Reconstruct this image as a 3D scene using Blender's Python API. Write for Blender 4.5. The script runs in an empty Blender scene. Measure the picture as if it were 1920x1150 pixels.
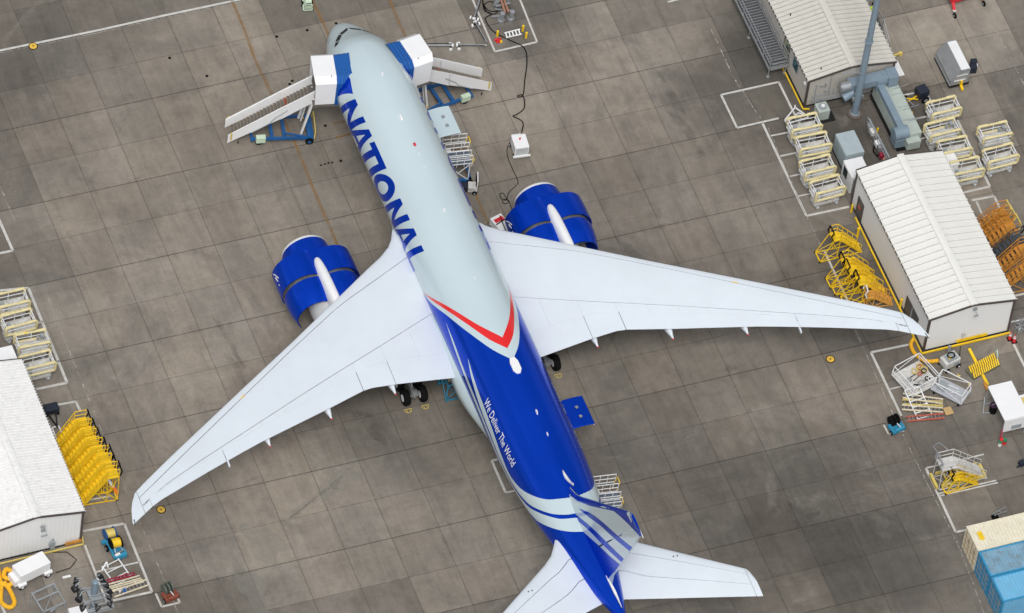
import bpy, bmesh, math, random
import numpy as np
from mathutils import Vector, Matrix
R = math.radians
random.seed(7)
SC = bpy.context.scene
COL = SC.collection
# ------------------------------------------------------------------ camera, sky, sun, exposure
CAMP = (-196.470342, -416.630184, 547.448135)
CAMR = (0.669534944, -0.0976814765, -0.354840165)
FPX = 16914.6564
cam = bpy.data.cameras.new('camera'); camo = bpy.data.objects.new('camera', cam); COL.objects.link(camo)
camo.location = CAMP; camo.rotation_euler = CAMR
cam.sensor_width = 36; cam.lens = FPX / 1920 * 36; cam.clip_start = 5; cam.clip_end = 6000
SC.camera = camo
SUN_EL, SUN_AZ = R(58), R(205)      # azimuth measured clockwise from +Y
w = bpy.data.worlds.new('World'); SC.world = w; w.use_nodes = True
nt = w.node_tree; bg = nt.nodes['Background']
sky = nt.nodes.new('ShaderNodeTexSky'); sky.sky_type = 'NISHITA'; sky.sun_disc = False
sky.sun_elevation = SUN_EL; sky.sun_rotation = SUN_AZ; sky.dust_density = 4; sky.air_density = 1.0
hs = nt.nodes.new('ShaderNodeHueSaturation'); hs.inputs['Saturation'].default_value = 0.22
nt.links.new(sky.outputs[0], hs.inputs['Color']); ctc = nt.nodes.new('ShaderNodeTexCoord'); cn = nt.nodes.new('ShaderNodeTexNoise'); cn.inputs['Scale'].default_value = 3.2; cn.inputs['Detail'].default_value = 7; cn.inputs['Roughness'].default_value = .6
nt.links.new(ctc.outputs['Generated'], cn.inputs['Vector'])      # broken cloud deck, the same all over the sky
cr = nt.nodes.new('ShaderNodeMapRange'); cr.inputs['From Min'].default_value = .36; cr.inputs['From Max'].default_value = .66; cr.inputs['To Min'].default_value = .55; cr.inputs['To Max'].default_value = 1.5
nt.links.new(cn.outputs['Fac'], cr.inputs['Value']); cx = nt.nodes.new('ShaderNodeMix'); cx.data_type = 'RGBA'; cx.blend_type = 'MULTIPLY'; cx.inputs['Factor'].default_value = 1
nt.links.new(hs.outputs[0], cx.inputs['A']); nt.links.new(cr.outputs[0], cx.inputs['B']); nt.links.new(cx.outputs['Result'], bg.inputs['Color'])
bg.inputs['Strength'].default_value = 0.13
sl = bpy.data.lights.new('sun', 'SUN'); sl.energy = 1.5; sl.angle = R(16); sl.color = (1, .97, .93)
so = bpy.data.objects.new('sun', sl); COL.objects.link(so)
sd = Vector((math.sin(SUN_AZ) * math.cos(SUN_EL), math.cos(SUN_AZ) * math.cos(SUN_EL), math.sin(SUN_EL)))
so.rotation_euler = sd.to_track_quat('Z', 'Y').to_euler(); so.location = (0, 0, 300)
SC.view_settings.view_transform = 'Standard'; SC.view_settings.look = 'None'
SC.view_settings.exposure = -0.02; SC.view_settings.gamma = 1; SC.view_settings.use_curve_mapping = False

# ------------------------------------------------------------------ surveying: photo pixel + height -> place
_RM = np.array(camo.rotation_euler.to_matrix())
def at(px, py, z=0.0):
    d = _RM @ np.array([(px - 960) / FPX, -(py - 575) / FPX, -1.0]); t = (z - CAMP[2]) / d[2]
    return Vector((CAMP[0] + d[0] * t, CAMP[1] + d[1] * t, z))
def atc(x, y, ox, oy, s, z=0.0): return at(ox + x / s, oy + y / s, z)

# ------------------------------------------------------------------ materials
MATS = {}
def mat(name, col, rough=.6, metal=0.0, coat=0.0, var=.12, vs=1.2, dirt=0.0, dcol=(.12, .1, .08), bump=0.0, spec=.5, ds=.6):
    if name in MATS: return MATS[name]
    m = bpy.data.materials.new(name); m.use_nodes = True; N = m.node_tree; b = N.nodes['Principled BSDF']
    b.inputs['Roughness'].default_value = rough; b.inputs['Metallic'].default_value = metal
    b.inputs['Coat Weight'].default_value = coat; b.inputs['Coat Roughness'].default_value = .06
    b.inputs['Specular IOR Level'].default_value = spec
    tc = N.nodes.new('ShaderNodeTexCoord')
    n1 = N.nodes.new('ShaderNodeTexNoise'); n1.inputs['Scale'].default_value = vs; n1.inputs['Detail'].default_value = 5
    N.links.new(tc.outputs['Object'], n1.inputs['Vector'])
    mr = N.nodes.new('ShaderNodeMapRange'); mr.inputs['From Min'].default_value = .3; mr.inputs['From Max'].default_value = .7
    mr.inputs['To Min'].default_value = 1 - var; mr.inputs['To Max'].default_value = 1 + var
    N.links.new(n1.outputs['Fac'], mr.inputs['Value'])
    mx = N.nodes.new('ShaderNodeMix'); mx.data_type = 'RGBA'; mx.blend_type = 'MULTIPLY'; mx.inputs['Factor'].default_value = 1
    mx.inputs['A'].default_value = (*col, 1); N.links.new(mr.outputs[0], mx.inputs['B'])
    out = mx.outputs['Result']
    if dirt > 0:
        n2 = N.nodes.new('ShaderNodeTexNoise'); n2.inputs['Scale'].default_value = ds * 3; n2.inputs['Detail'].default_value = 8
        n2.inputs['Roughness'].default_value = .7
        N.links.new(tc.outputs['Object'], n2.inputs['Vector'])
        r2 = N.nodes.new('ShaderNodeMapRange'); r2.inputs['From Min'].default_value = .48; r2.inputs['From Max'].default_value = .72
        r2.inputs['To Max'].default_value = dirt
        N.links.new(n2.outputs['Fac'], r2.inputs['Value'])
        m2 = N.nodes.new('ShaderNodeMix'); m2.data_type = 'RGBA'; m2.inputs['B'].default_value = (*dcol, 1)
        N.links.new(r2.outputs[0], m2.inputs['Factor']); N.links.new(out, m2.inputs['A']); out = m2.outputs['Result']
    N.links.new(out, b.inputs['Base Color'])
    if bump > 0:
        bp = N.nodes.new('ShaderNodeBump'); bp.inputs['Strength'].default_value = bump; bp.inputs['Distance'].default_value = .05
        N.links.new(n1.outputs['Fac'], bp.inputs['Height']); N.links.new(bp.outputs[0], b.inputs['Normal'])
    MATS[name] = m; return m

PEARL = mat('pearl_paint', (.53, .645, .685), .22, coat=.8, var=.02, vs=.25)
WINGW = mat('wing_paint', (.68, .74, .80), .38, coat=.25, var=.03, vs=.35, dirt=.10, dcol=(.5, .53, .56), ds=.25)
BLUE = mat('blue_livery_paint', (.000, .050, .55), .20, metal=.55, coat=.15, var=.04, vs=.15, spec=.1)
RED = mat('red_livery_paint', (.75, .012, .012), .3, coat=.8, var=.02)
WHITE = mat('white_paint', (.78, .79, .80), .4, var=.03, dirt=.12, dcol=(.45, .44, .42))
WHITEC = mat('clean_white_paint', (.82, .83, .84), .35, coat=.2, var=.02)
DIRTYW = mat('scuffed_white_paint', (.60, .60, .58), .55, var=.12, dirt=.6, dcol=(.24, .2, .16), ds=1.2)
CREAM = mat('cream_foam_paint', (.70, .62, .34), .6, var=.10, dirt=.45, dcol=(.42, .32, .16), ds=.8)
YEL = mat('yellow_paint', (.86, .57, .015), .5, var=.10, dirt=.22, dcol=(.35, .17, .01))
YELP = mat('pale_yellow_paint', (.66, .52, .14), .5, var=.10, dirt=.3, dcol=(.35, .25, .1))
ORA = mat('orange_paint', (.55, .24, .035), .55, var=.15, dirt=.5, dcol=(.2, .1, .03))
BLK = mat('black_rubber', (.005, .005, .0055), .85, var=.2, spec=.15)
DARK = mat('dark_metal', (.02, .02, .022), .5, metal=.3, var=.2, spec=.3)
STEEL = mat('galvanised_steel', (.42, .44, .46), .45, metal=.6, var=.12, vs=3)
GREYM = mat('grey_paint', (.30, .33, .35), .5, var=.08, dirt=.3)
DUCT = mat('duct_blue_grey_paint', (.20, .27, .33), .45, var=.08, dirt=.3, dcol=(.12, .13, .14))
SAGE = mat('pale_green_grey_paint', (.42, .48, .44), .5, var=.06, dirt=.3, dcol=(.25, .27, .25))
CABB = mat('cabinet_grey_paint', (.37, .44, .47), .45, var=.04, dirt=.15)
SBLUE = mat('blue_steel_paint', (.01, .10, .30), .5, var=.12, dirt=.3, dcol=(.02, .03, .05))
CBLUE = mat('blue_canvas', (.004, .09, .34), .65, var=.06, vs=3)
TBLUE = mat('turquoise_blue_paint', (.03, .25, .42), .5, var=.1, dirt=.3, dcol=(.03, .08, .1))
REDP = mat('bright_red_paint', (.62, .02, .03), .45, var=.06, dirt=.2, dcol=(.2, .02, .02))
NAVY = mat('navy_cover', (.012, .018, .035), .6, var=.2)
WALLW = mat('white_wall_cladding', (.80, .81, .81), .5, var=.02, dirt=.08, dcol=(.45, .44, .42), ds=.4)
WALLT = mat('beige_wall_cladding', (.47, .45, .41), .55, var=.04, dirt=.2, dcol=(.28, .26, .23), ds=.4)
ROOFW = mat('white_roof_sheet', (.77, .77, .73), .45, var=.03, dirt=.10, dcol=(.5, .49, .45), ds=.5)
ROOFC = mat('cream_roof_sheet', (.60, .585, .53), .45, var=.04, dirt=.22, dcol=(.38, .36, .32), ds=.5)
ROOFD = mat('weathered_white_roof_sheet', (.80, .80, .79), .45, var=.03, dirt=.30, dcol=(.34, .34, .33), ds=.9)
TRIM = mat('brown_trim_paint', (.075, .06, .055), .5, var=.06)
GLASS = mat('dark_window_glass', (.015, .035, .04), .06, var=.05, spec=.8)
COCKPIT = mat('cockpit_glass', (.01, .012, .014), .08, var=.02)
TREAD = mat('grey_tread_plate', (.13, .115, .10), .7, var=.12, vs=6)
GRATE = mat('steel_grating', (.09, .095, .10), .6, metal=.3, var=.2, vs=5)
NICKEL = mat('exhaust_metal', (.55, .56, .57), .32, metal=.6, var=.06)
BRONZE = mat('bronze_exhaust_plug', (.35, .17, .05), .45, metal=.5, var=.15)
HOSEY = mat('yellow_duct_hose', (.80, .42, .01), .6, var=.1, vs=4)
WOOD = mat('pale_plank', (.70, .63, .47), .7, var=.15, vs=4)
PLY = mat('plywood', (.50, .34, .15), .8, var=.1, vs=5)
MAROON = mat('red_brown_rust_paint', (.22, .055, .03), .65, var=.15)
CRIM = mat('crimson_paint', (.33, .02, .05), .5, var=.1)
SALMON = mat('faded_red_ladder_paint', (.50, .11, .07), .55, var=.1)
GREEN = mat('green_paint', (.02, .18, .08), .5, var=.1)
MINT = mat('pale_green_white_paint', (.55, .68, .52), .5, var=.08, dirt=.2)
HIVIS = mat('hi_vis_fabric', (.45, .75, .02), .7, var=.05)
SKIN = mat('skin', (.45, .26, .18), .6, var=.03)
CCREAM = mat('cream_container_paint', (.74, .70, .56), .5, var=.04, dirt=.3, dcol=(.42, .30, .16), ds=.7)
CB1 = mat('faded_blue_container_paint', (.20, .36, .48), .5, var=.12, dirt=.85, dcol=(.16, .17, .17), ds=.6)
CB2 = mat('sky_blue_container_paint', (.17, .45, .68), .45, var=.05, dirt=.25, dcol=(.2, .26, .3), ds=.6)
WORN = mat('container_door_blue_paint', (.03, .27, .50), .5, var=.08, dirt=.2)
COPPER = mat('copper_pipe', (.45, .22, .14), .5, metal=.3, var=.1)
FLOODG = mat('floodlight_housing', (.012, .012, .016), .5, var=.2)

def line_mat(name, col, wear, edge=.5, sc=1.6, amax=1.0):
    """worn road paint: the wear is bare concrete showing through"""
    m = bpy.data.materials.new(name); m.use_nodes = True; N = m.node_tree; b = N.nodes['Principled BSDF']
    b.inputs['Base Color'].default_value = (*col, 1); b.inputs['Roughness'].default_value = .8
    g = N.nodes.new('ShaderNodeNewGeometry'); n = N.nodes.new('ShaderNodeTexNoise'); n.inputs['Scale'].default_value = sc
    n.inputs['Detail'].default_value = 9; n.inputs['Roughness'].default_value = .75
    N.links.new(g.outputs['Position'], n.inputs['Vector'])
    r = N.nodes.new('ShaderNodeMapRange'); r.inputs['From Min'].default_value = edge - (.08 if amax == 1 else .16); r.inputs['From Max'].default_value = edge + (.08 if amax == 1 else .16)
    r.inputs['To Min'].default_value = (1 - wear * .25) * amax; r.inputs['To Max'].default_value = (1 - wear) * amax
    N.links.new(n.outputs['Fac'], r.inputs['Value']); N.links.new(r.outputs[0], b.inputs['Alpha'])
    MATS[name] = m; return m
LWHITE = line_mat('white_ground_paint', (.62, .61, .58), .25)
LOLD = line_mat('worn_white_ground_paint', (.45, .43, .39), .9, .50, 1.1)
LORA = line_mat('faded_orange_ground_paint', (.33, .18, .055), .85, .50, .8, .9)
LYEL = line_mat('yellow_ground_paint', (.70, .42, .03), .2)

def slab_mat():
    m = bpy.data.materials.new('apron_concrete'); m.use_nodes = True; N = m.node_tree; L = N.links
    b = N.nodes['Principled BSDF']; b.inputs['Roughness'].default_value = .88; b.inputs['Specular IOR Level'].default_value = .3
    g = N.nodes.new('ShaderNodeNewGeometry'); oi = N.nodes.new('ShaderNodeObjectInfo'); tc = N.nodes.new('ShaderNodeTexCoord')
    def noise(sc, det, ro, scale=None, w=0):
        n = N.nodes.new('ShaderNodeTexNoise'); n.inputs['Scale'].default_value = sc; n.inputs['Detail'].default_value = det; n.inputs['Roughness'].default_value = ro
        n.inputs['Distortion'].default_value = w
        if scale:
            mp = N.nodes.new('ShaderNodeMapping'); mp.inputs['Scale'].default_value = scale; L.new(g.outputs['Position'], mp.inputs['Vector']); L.new(mp.outputs[0], n.inputs['Vector'])
        else: L.new(g.outputs['Position'], n.inputs['Vector'])
        return n.outputs['Fac']
    def mrange(v, a, bb, c, d):
        r = N.nodes.new('ShaderNodeMapRange'); r.interpolation_type = 'SMOOTHSTEP'
        for k, x in zip(('From Min', 'From Max', 'To Min', 'To Max'), (a, bb, c, d)): r.inputs[k].default_value = x
        L.new(v, r.inputs['Value']); return r.outputs[0]
    def mul(a, bb):
        x = N.nodes.new('ShaderNodeMath'); x.operation = 'MULTIPLY'; L.new(a, x.inputs[0]); L.new(bb, x.inputs[1]); return x.outputs[0]
    wn = N.nodes.new('ShaderNodeTexNoise'); wn.inputs['Scale'].default_value = .35; wn.inputs['Detail'].default_value = 7; L.new(g.outputs['Position'], wn.inputs['Vector'])
    ws = N.nodes.new('ShaderNodeVectorMath'); ws.operation = 'MULTIPLY_ADD'; ws.inputs[1].default_value = (9, 9, 0); ws.inputs[2].default_value = (-4.5, -4.5, 0); L.new(wn.outputs['Color'], ws.inputs[0])
    wa = N.nodes.new('ShaderNodeVectorMath'); wa.operation = 'ADD'; L.new(ws.outputs[0], wa.inputs[0]); L.new(g.outputs['Position'], wa.inputs[1]); wob = wa.outputs[0]
    f = mul(mrange(noise(.06, 7, .62), .3, .7, .76, 1.18), mrange(noise(.9, 10, .72, None, .6), .28, .72, .88, 1.11))
    f = mul(f, mrange(noise(7, 6, .7), .3, .7, .93, 1.07))
    f = mul(f, mrange(noise(.35, 8, .8, (1, .35, 1), 1.0), .56, .74, 1, .72))      # traffic stains along the stand
    f = mul(f, mrange(noise(1.1, 12, .8, (.5, 1.4, 1), 2.0), .60, .70, 1, 1.13))   # pale scuffs
    f = mul(f, mrange(noise(.8, 9, .7, (1.6, .16, 1), .8), .38, .72, 1.05, .86))   # long rubber streaks in the taxiing direction
    f = mul(f, mrange(noise(.8, 9, .75, (.14, 1.3, 1), .8), .45, .75, 1.03, .90))
    f = mul(f, mrange(noise(9, 3, .5), .70, .78, 1, .6))                            # small spots
    for p_, r_, k_ in DARKW:                 # old grime, plus painted shade under the port wing, blotchy at the rims
        vd = N.nodes.new('ShaderNodeVectorMath'); vd.operation = 'DISTANCE'; vd.inputs[1].default_value = (p_.x, p_.y, 0); L.new(wob, vd.inputs[0])
        f = mul(f, mrange(vd.outputs['Value'], r_ * .35, r_ * 1.35, 1 - (1 - k_) * .62, 1))
    # darkening toward the joints of each slab
    sx = N.nodes.new('ShaderNodeSeparateXYZ'); L.new(tc.outputs['Generated'], sx.inputs[0])
    def edge(o):
        a = N.nodes.new('ShaderNodeMath'); a.operation = 'SUBTRACT'; L.new(o, a.inputs[0]); a.inputs[1].default_value = .5
        c = N.nodes.new('ShaderNodeMath'); c.operation = 'ABSOLUTE'; L.new(a.outputs[0], c.inputs[0]); return mrange(c.outputs[0], .47, .5, 1, .93)
    f = mul(f, mul(edge(sx.outputs[0]), edge(sx.outputs[1])))
    cm = N.nodes.new('ShaderNodeMix'); cm.data_type = 'RGBA'; cm.blend_type = 'MULTIPLY'; cm.inputs['Factor'].default_value = 1
    L.new(oi.outputs['Color'], cm.inputs['A']); L.new(f, cm.inputs['B'])
    # broad greyer grime films left by spills and traffic, with feathered blotchy rims
    gm = mul(mrange(noise(.10, 9, .68, None, 1.2), .47, .70, 0, 1), mrange(noise(.9, 8, .8, (1, .4, 1), .5), .30, .62, .35, 1))
    gx = N.nodes.new('ShaderNodeMix'); gx.data_type = 'RGBA'; gx.inputs['B'].default_value = (.098, .093, .087, 1)
    gs = N.nodes.new('ShaderNodeMath'); gs.operation = 'MULTIPLY'; gs.inputs[1].default_value = .60; L.new(gm, gs.inputs[0])
    L.new(gs.outputs[0], gx.inputs['Factor']); L.new(cm.outputs['Result'], gx.inputs['A'])
    # worn pale film, the other way round
    pm = mul(mrange(noise(.13, 9, .7, None, 1.5), .54, .72, 0, .45), mrange(noise(1.6, 8, .8, None, .5), .35, .7, .3, 1))
    px = N.nodes.new('ShaderNodeMix'); px.data_type = 'RGBA'; px.inputs['B'].default_value = (.33, .305, .27, 1); L.new(pm, px.inputs['Factor']); L.new(gx.outputs['Result'], px.inputs['A'])
    L.new(px.outputs['Result'], b.inputs['Base Color'])
    MATS['slab'] = m; return m

# ------------------------------------------------------------------ mesh helpers
class MB:
    def __init__(s): s.v = []; s.f = []; s.mi = []
    def add(s, vs, fs, mi=0):
        o = len(s.v); s.v += [tuple(v) for v in vs]; s.f += [tuple(i + o for i in f) for f in fs]; s.mi += [mi] * len(fs); return s
    def box(s, x0, x1, y0, y1, z0, z1, mi=0, rz=0, o=(0, 0, 0)):
        vs = [(x, y, z) for z in (z0, z1) for y in (y0, y1) for x in (x0, x1)]
        if rz or o != (0, 0, 0):
            c, n = math.cos(rz), math.sin(rz); vs = [(o[0] + x * c - y * n, o[1] + x * n + y * c, o[2] + z) for x, y, z in vs]
        return s.add(vs, [(0, 2, 3, 1), (4, 5, 7, 6), (0, 1, 5, 4), (2, 6, 7, 3), (0, 4, 6, 2), (1, 3, 7, 5)], mi)
    def cb(s, x, y, z, sx, sy, sz, mi=0, rz=0): return s.box(-sx / 2, sx / 2, -sy / 2, sy / 2, 0, sz, mi, rz, (x, y, z))
    def bar(s, p, q, w=.06, h=None, mi=0):
        p, q = Vector(p), Vector(q); h = h or w; d = (q - p)
        if d.length < 1e-5: return s
        d.normalize(); u = d.cross(Vector((0, 0, 1)))
        if u.length < .05: u = Vector((1, 0, 0))
        u.normalize(); n = u.cross(d); u *= w / 2; n *= h / 2
        vs = [e + a * u + b * n for e in (p, q) for a, b in ((-1, -1), (1, -1), (1, 1), (-1, 1))]
        return s.add(vs, [(3, 2, 1, 0), (4, 5, 6, 7), (0, 1, 5, 4), (1, 2, 6, 5), (2, 3, 7, 6), (3, 0, 4, 7)], mi)
    def path(s, pts, w=.06, mi=0, closed=False):
        for a, b in zip(pts, pts[1:] + (pts[:1] if closed else [])): s.bar(a, b, w, None, mi)
        return s
    def cyl(s, p, q, r, n=12, r2=None, mi=0, caps=True):
        p, q = Vector(p), Vector(q); r2 = r if r2 is None else r2; d = (q - p).normalized()
        u = d.orthogonal().normalized(); v = d.cross(u)
        vs = [e + (u * math.cos(a) + v * math.sin(a)) * rr for e, rr in ((p, r), (q, r2)) for a in [2 * math.pi * k / n for k in range(n)]]
        fs = [(k, (k + 1) % n, n + (k + 1) % n, n + k) for k in range(n)]
        if caps: fs += [tuple(range(n))[::-1], tuple(range(n, 2 * n))]
        return s.add(vs, fs, mi)
    def tube(s, pts, r, n=6, mi=0, closed=False):
        pts = [Vector(p) for p in pts]; vs = []; N_ = len(pts)
        for i, p in enumerate(pts):
            a = pts[(i - 1) % N_] if (i or closed) else p; b = pts[(i + 1) % N_] if (i < N_ - 1 or closed) else p
            d = (b - a).normalized(); u = d.cross(Vector((0, 0, 1)))
            if u.length < .05: u = d.orthogonal()
            u.normalize(); v = u.cross(d)
            rr = r[i] if isinstance(r, (list, tuple)) else r
            vs += [p + (u * math.cos(t) + v * math.sin(t)) * rr for t in [2 * math.pi * k / n for k in range(n)]]
        fs = [(i * n + k, i * n + (k + 1) % n, (i + 1) % N_ * n + (k + 1) % n, (i + 1) % N_ * n + k) for i in range(N_ if closed else N_ - 1) for k in range(n)]
        if not closed: fs += [tuple(range(n))[::-1], tuple(range((N_ - 1) * n, N_ * n))]
        return s.add(vs, fs, mi)
    def prism(s, poly, z0, z1, mi=0):
        n = len(poly); vs = [(x, y, z0) for x, y in poly] + [(x, y, z1) for x, y in poly]
        return s.add(vs, [tuple(range(n))[::-1], tuple(range(n, 2 * n))] + [(k, (k + 1) % n, n + (k + 1) % n, n + k) for k in range(n)], mi)
    def lathe(s, prof, c, axis='Z', n=20, mi=0, a0=0, a1=2 * math.pi):
        c = Vector(c); full = abs(a1 - a0 - 2 * math.pi) < 1e-6; vs = []; m = len(prof); nn = n if full else n + 1
        for k in range(nn):
            a = a0 + (a1 - a0) * k / n; co, si = math.cos(a), math.sin(a)
            for r, t in prof:
                vs.append(c + (Vector((r * co, r * si, t)) if axis == 'Z' else Vector((r * si, t, r * co)) if axis == 'Y' else Vector((t, r * co, r * si))))
        fs = [(k * m + j, ((k + 1) % nn) * m + j, ((k + 1) % nn) * m + j + 1, k * m + j + 1) for k in range(n) for j in range(m - 1)]
        return s.add(vs, fs, mi)
    def loft(s, rings, mi=0, caps=True, closed=True):
        n = len(rings[0]); o = []; vs = [v for r in rings for v in r]
        fs = [(i * n + k, i * n + (k + 1) % n, (i + 1) * n + (k + 1) % n, (i + 1) * n + k) for i in range(len(rings) - 1) for k in range(n if closed else n - 1)]
        if caps: fs += [tuple(range(n))[::-1], tuple(range((len(rings) - 1) * n, len(rings) * n))]
        return s.add(vs, fs, mi)
    def mesh(s, name, mats):
        me = bpy.data.meshes.new(name); me.from_pydata(s.v, [], s.f)
        for m in (mats if isinstance(mats, (list, tuple)) else [mats]): me.materials.append(m)
        me.polygons.foreach_set('material_index', s.mi)
        bm = bmesh.new(); bm.from_mesh(me); bmesh.ops.recalc_face_normals(bm, faces=bm.faces); bm.to_mesh(me); bm.free()
        me.update(); return me
    def build(s, name, mats, parent=None, loc=None, smooth=False, bevel=0, ang=40):
        o = bpy.data.objects.new(name, s.mesh(name, mats)); COL.objects.link(o)
        if parent: o.parent = parent
        if loc is not None: o.location = loc
        if smooth:
            o.data.shade_smooth()
            if ang < 180:
                bm = bmesh.new(); bm.from_mesh(o.data)
                for e in bm.edges:
                    e.smooth = not (len(e.link_faces) == 2 and e.calc_face_angle(0) > R(ang))
                bm.to_mesh(o.data); bm.free()
        if bevel:
            md = o.modifiers.new('bevel', 'BEVEL'); md.width = bevel; md.segments = 2; md.limit_method = 'ANGLE'
        return o

def thing(name, label, cat, loc=(0, 0, 0), rz=0, group=None):
    o = bpy.data.objects.new(name, None); COL.objects.link(o); o.location = loc; o.rotation_euler = (0, 0, rz)
    o.empty_display_size = .3
    return tag(o, label, cat, group)
def tag(o, label, cat, group=None):
    o['label'] = label; o['category'] = cat
    if group: o['group'] = group
    return o
def struct(o): o['kind'] = 'structure'; return o
def stuff(o): o['kind'] = 'stuff'; return o
def part(parent, name, ob):
    o = bpy.data.objects.new(name, ob.data); COL.objects.link(o); o.parent = parent; return o
def dup(root, loc, rz, label=None, group=None, lev=0):
    def cp(o, par):
        c = o.copy(); COL.objects.link(c)
        if par: c.parent = par
        for ch in [x for x in ALLCH.get(o.name, [])]: cp(ch, c)
        return c
    ALLCH = {}
    for x in list(COL.objects):
        if x.parent: ALLCH.setdefault(x.parent.name, []).append(x)
    r = cp(root, None); r.location = loc; r.rotation_euler = (0, 0, rz)
    if label: r['label'] = label
    if group: r['group'] = group
    return r

# ================================================================== GROUND
GA, GS, GOX, GOY = -0.00543983, 3.83097150, -23.0119429, -37.8300568
gc, gsn = math.cos(GA), math.sin(GA)
def gpt(i, j): x, y = i * GS, -j * GS; return Vector((GOX + x * gc - y * gsn, GOY + x * gsn + y * gc, 0))
mb = MB(); mb.box(-2500, 2500, -2500, 2500, -1.2, -.035)
ap = struct(mb.build('apron', mat('joint_filler', (.085, .076, .066), .9, var=.3, vs=.8)))
ap.color = (.13, .12, .11, 1)
C00, C10, C11, C01 = [at(*u) for u in ((-20, -20), (1940, -20), (1940, 1170), (-20, 1170))]
def inside(p, m=0):
    P = [C00, C10, C11, C01]; ok = True; dmin = 1e9
    for a, b in zip(P, P[1:] + P[:1]):
        d = ((b.x - a.x) * (p.y - a.y) - (b.y - a.y) * (p.x - a.x)) / (b - a).length
        dmin = min(dmin, -d)
    return dmin
base = np.array([.262, .232, .194])
DARKP = [((1450, 700), 24, .80), ((1150, 950), 14, .9), ((1430, 190), 7.5, .52), ((1480, 60), 6, .5), ((1640, 250), 6.5, .42), ((1560, 560), 5, .62), ((1610, 470), 4.5, .58), ((1700, 670), 4.5, .7), ((1560, 960), 9, .66), ((1660, 1050), 6, .62),
         ((90, 45), 12, .62), ((0, 130), 5, .75), ((1450, 900), 6, .78), ((1250, 830), 6, .75), ((310, 1120), 4.5, .62), ((430, 1140), 4, .75), ((1780, 830), 5, .68), ((980, 60), 4, .6), ((780, 780), 7, .80), ((640, 250), 6, .72),
         ((690, 640), 8, .82), ((1130, 100), 6, .85), ((1200, 330), 5, .75), ((10, 480), 4, .6), ((460, 330), 8, .9), ((1750, 200), 4, .75), ((0, 640), 4, .7), ((1880, 520), 4, .72), ((900, 330), 5, .8), ((1480, 1090), 7, .8)]
DARKW = [(at(*u), r, k) for u, r, k in DARKP]  # grime spots; those beneath the port wing paint its shade into the concrete
SLAB = slab_mat(); YSTOP = at(230, 44).y - .5
cells = []
for i in range(-14, 34):
    for j in range(-20, 16):
        c = gpt(i + .5, j + .5); cells.append((inside(c), i, j, c))
cells.sort(key=lambda t: -t[0])
me_v = []
g = .011
mb = MB(); h = GS / 2 - g; k = h - .02
mb.add([(-h, -h, -.03), (h, -h, -.03), (h, h, -.03), (-h, h, -.03), (-h, -h, -.012), (h, -h, -.012), (h, h, -.012), (-h, h, -.012), (-k, -k, 0), (k, -k, 0), (k, k, 0), (-k, k, 0)],
       [(0, 1, 5, 4), (1, 2, 6, 5), (2, 3, 7, 6), (3, 0, 4, 7), (4, 5, 9, 8), (5, 6, 10, 9), (6, 7, 11, 10), (7, 4, 8, 11), (8, 9, 10, 11)])
slabm = mb.mesh('slab', SLAB)
rest = MB()
for n, (d, i, j, c) in enumerate(cells):
    f = 1.0
    for p, r, kk in DARKW:
        q = (c - p).length / r
        if q < 1.25: f *= 1 - (1 - kk) * .45 * min(1, (1.25 - q) / .6)
    if c.y > YSTOP: f *= .80
    f *= random.uniform(.955, 1.04); t = random.uniform(-.02, .02)
    # the darker, older lane at the head of the stand
    if n < 300:
        o = bpy.data.objects.new('slab', slabm); COL.objects.link(o); o.parent = ap; o.location = c; o.rotation_euler = (0, 0, GA)
        dd = max(0, 1 - f) * .35
        col = base * f * np.array([1 + t, 1, 1 - t]); gr = col.mean(); col = col * (1 - dd) + gr * dd
        o.color = (*col, 1)
    elif d > -25 or True:
        vs = [(c.x + x * gc - y * gsn, c.y + x * gsn + y * gc, z) for x, y, z in [tuple(v.co) for v in slabm.vertices]]
        rest.add(vs, [tuple(p.vertices) for p in slabm.polygons])
o = stuff(rest.build('slab_field', SLAB, ap)); o.color = (.185, .165, .14, 1)
far = MB()
x0, x1, y0, y1 = gpt(-14, 0).x, gpt(34, 0).x, gpt(0, 16).y, gpt(0, -20).y
for a, b, c_, d_ in ((-900, x0 - .6, -900, 900), (x1 + .6, 900, -900, 900), (x0 - .6, x1 + .6, -900, y0 - .6), (x0 - .6, x1 + .6, y1 + .6, 900)):
    far.add([(a, c_, -.004), (b, c_, -.004), (b, d_, -.004), (a, d_, -.004)], [(0, 1, 2, 3)])
o = struct(far.build('far_apron', SLAB)); o.color = (.185, .165, .14, 1)

# painted markings (sheets 4 mm above the slabs)
def strip(name, pts, w, m, z=.004, dash=None):
    mb = MB(); P = [at(*p) for p in pts]
    for a, b in zip(P, P[1:]):
        d = (b - a); L_ = d.length; d.normalize(); u = Vector((-d.y, d.x, 0)) * w / 2
        segs = [(0, L_)]
        if dash:
            segs = []; t = 0
            while t < L_:
                e = t + dash[0] * random.uniform(.4, 1.3); segs.append((t, min(e, L_))); t = e + dash[1] * random.uniform(.5, 1.6)
        for s0, s1 in segs:
            p, q = a + d * s0, a + d * s1; mb.add([(v.x, v.y, z) for v in (p - u, p + u, q + u, q - u)], [(0, 1, 2, 3)])
    return struct(mb.build(name, m))
strip('stop_line', [(-10, 97), (180, 58), (300, 31), (475, -6)], .20, LWHITE)
strip('stop_line', [(-10, 101.5), (180, 62.5), (300, 35), (475, -2)], .07, LOLD, .008)
strip('lead_in_line', [(430, -10), (458, 55), (478, 112), (512, 182), (532, 225), (556, 275), (590, 360), (628, 448), (640, 480)], .24, LORA)
strip('lead_in_line', [(583, -5), (610, 52), (640, 120), (760, 400), (900, 700), (1030, 1005), (1100, 1150), (1110, 1175)], .24, LORA)
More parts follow.
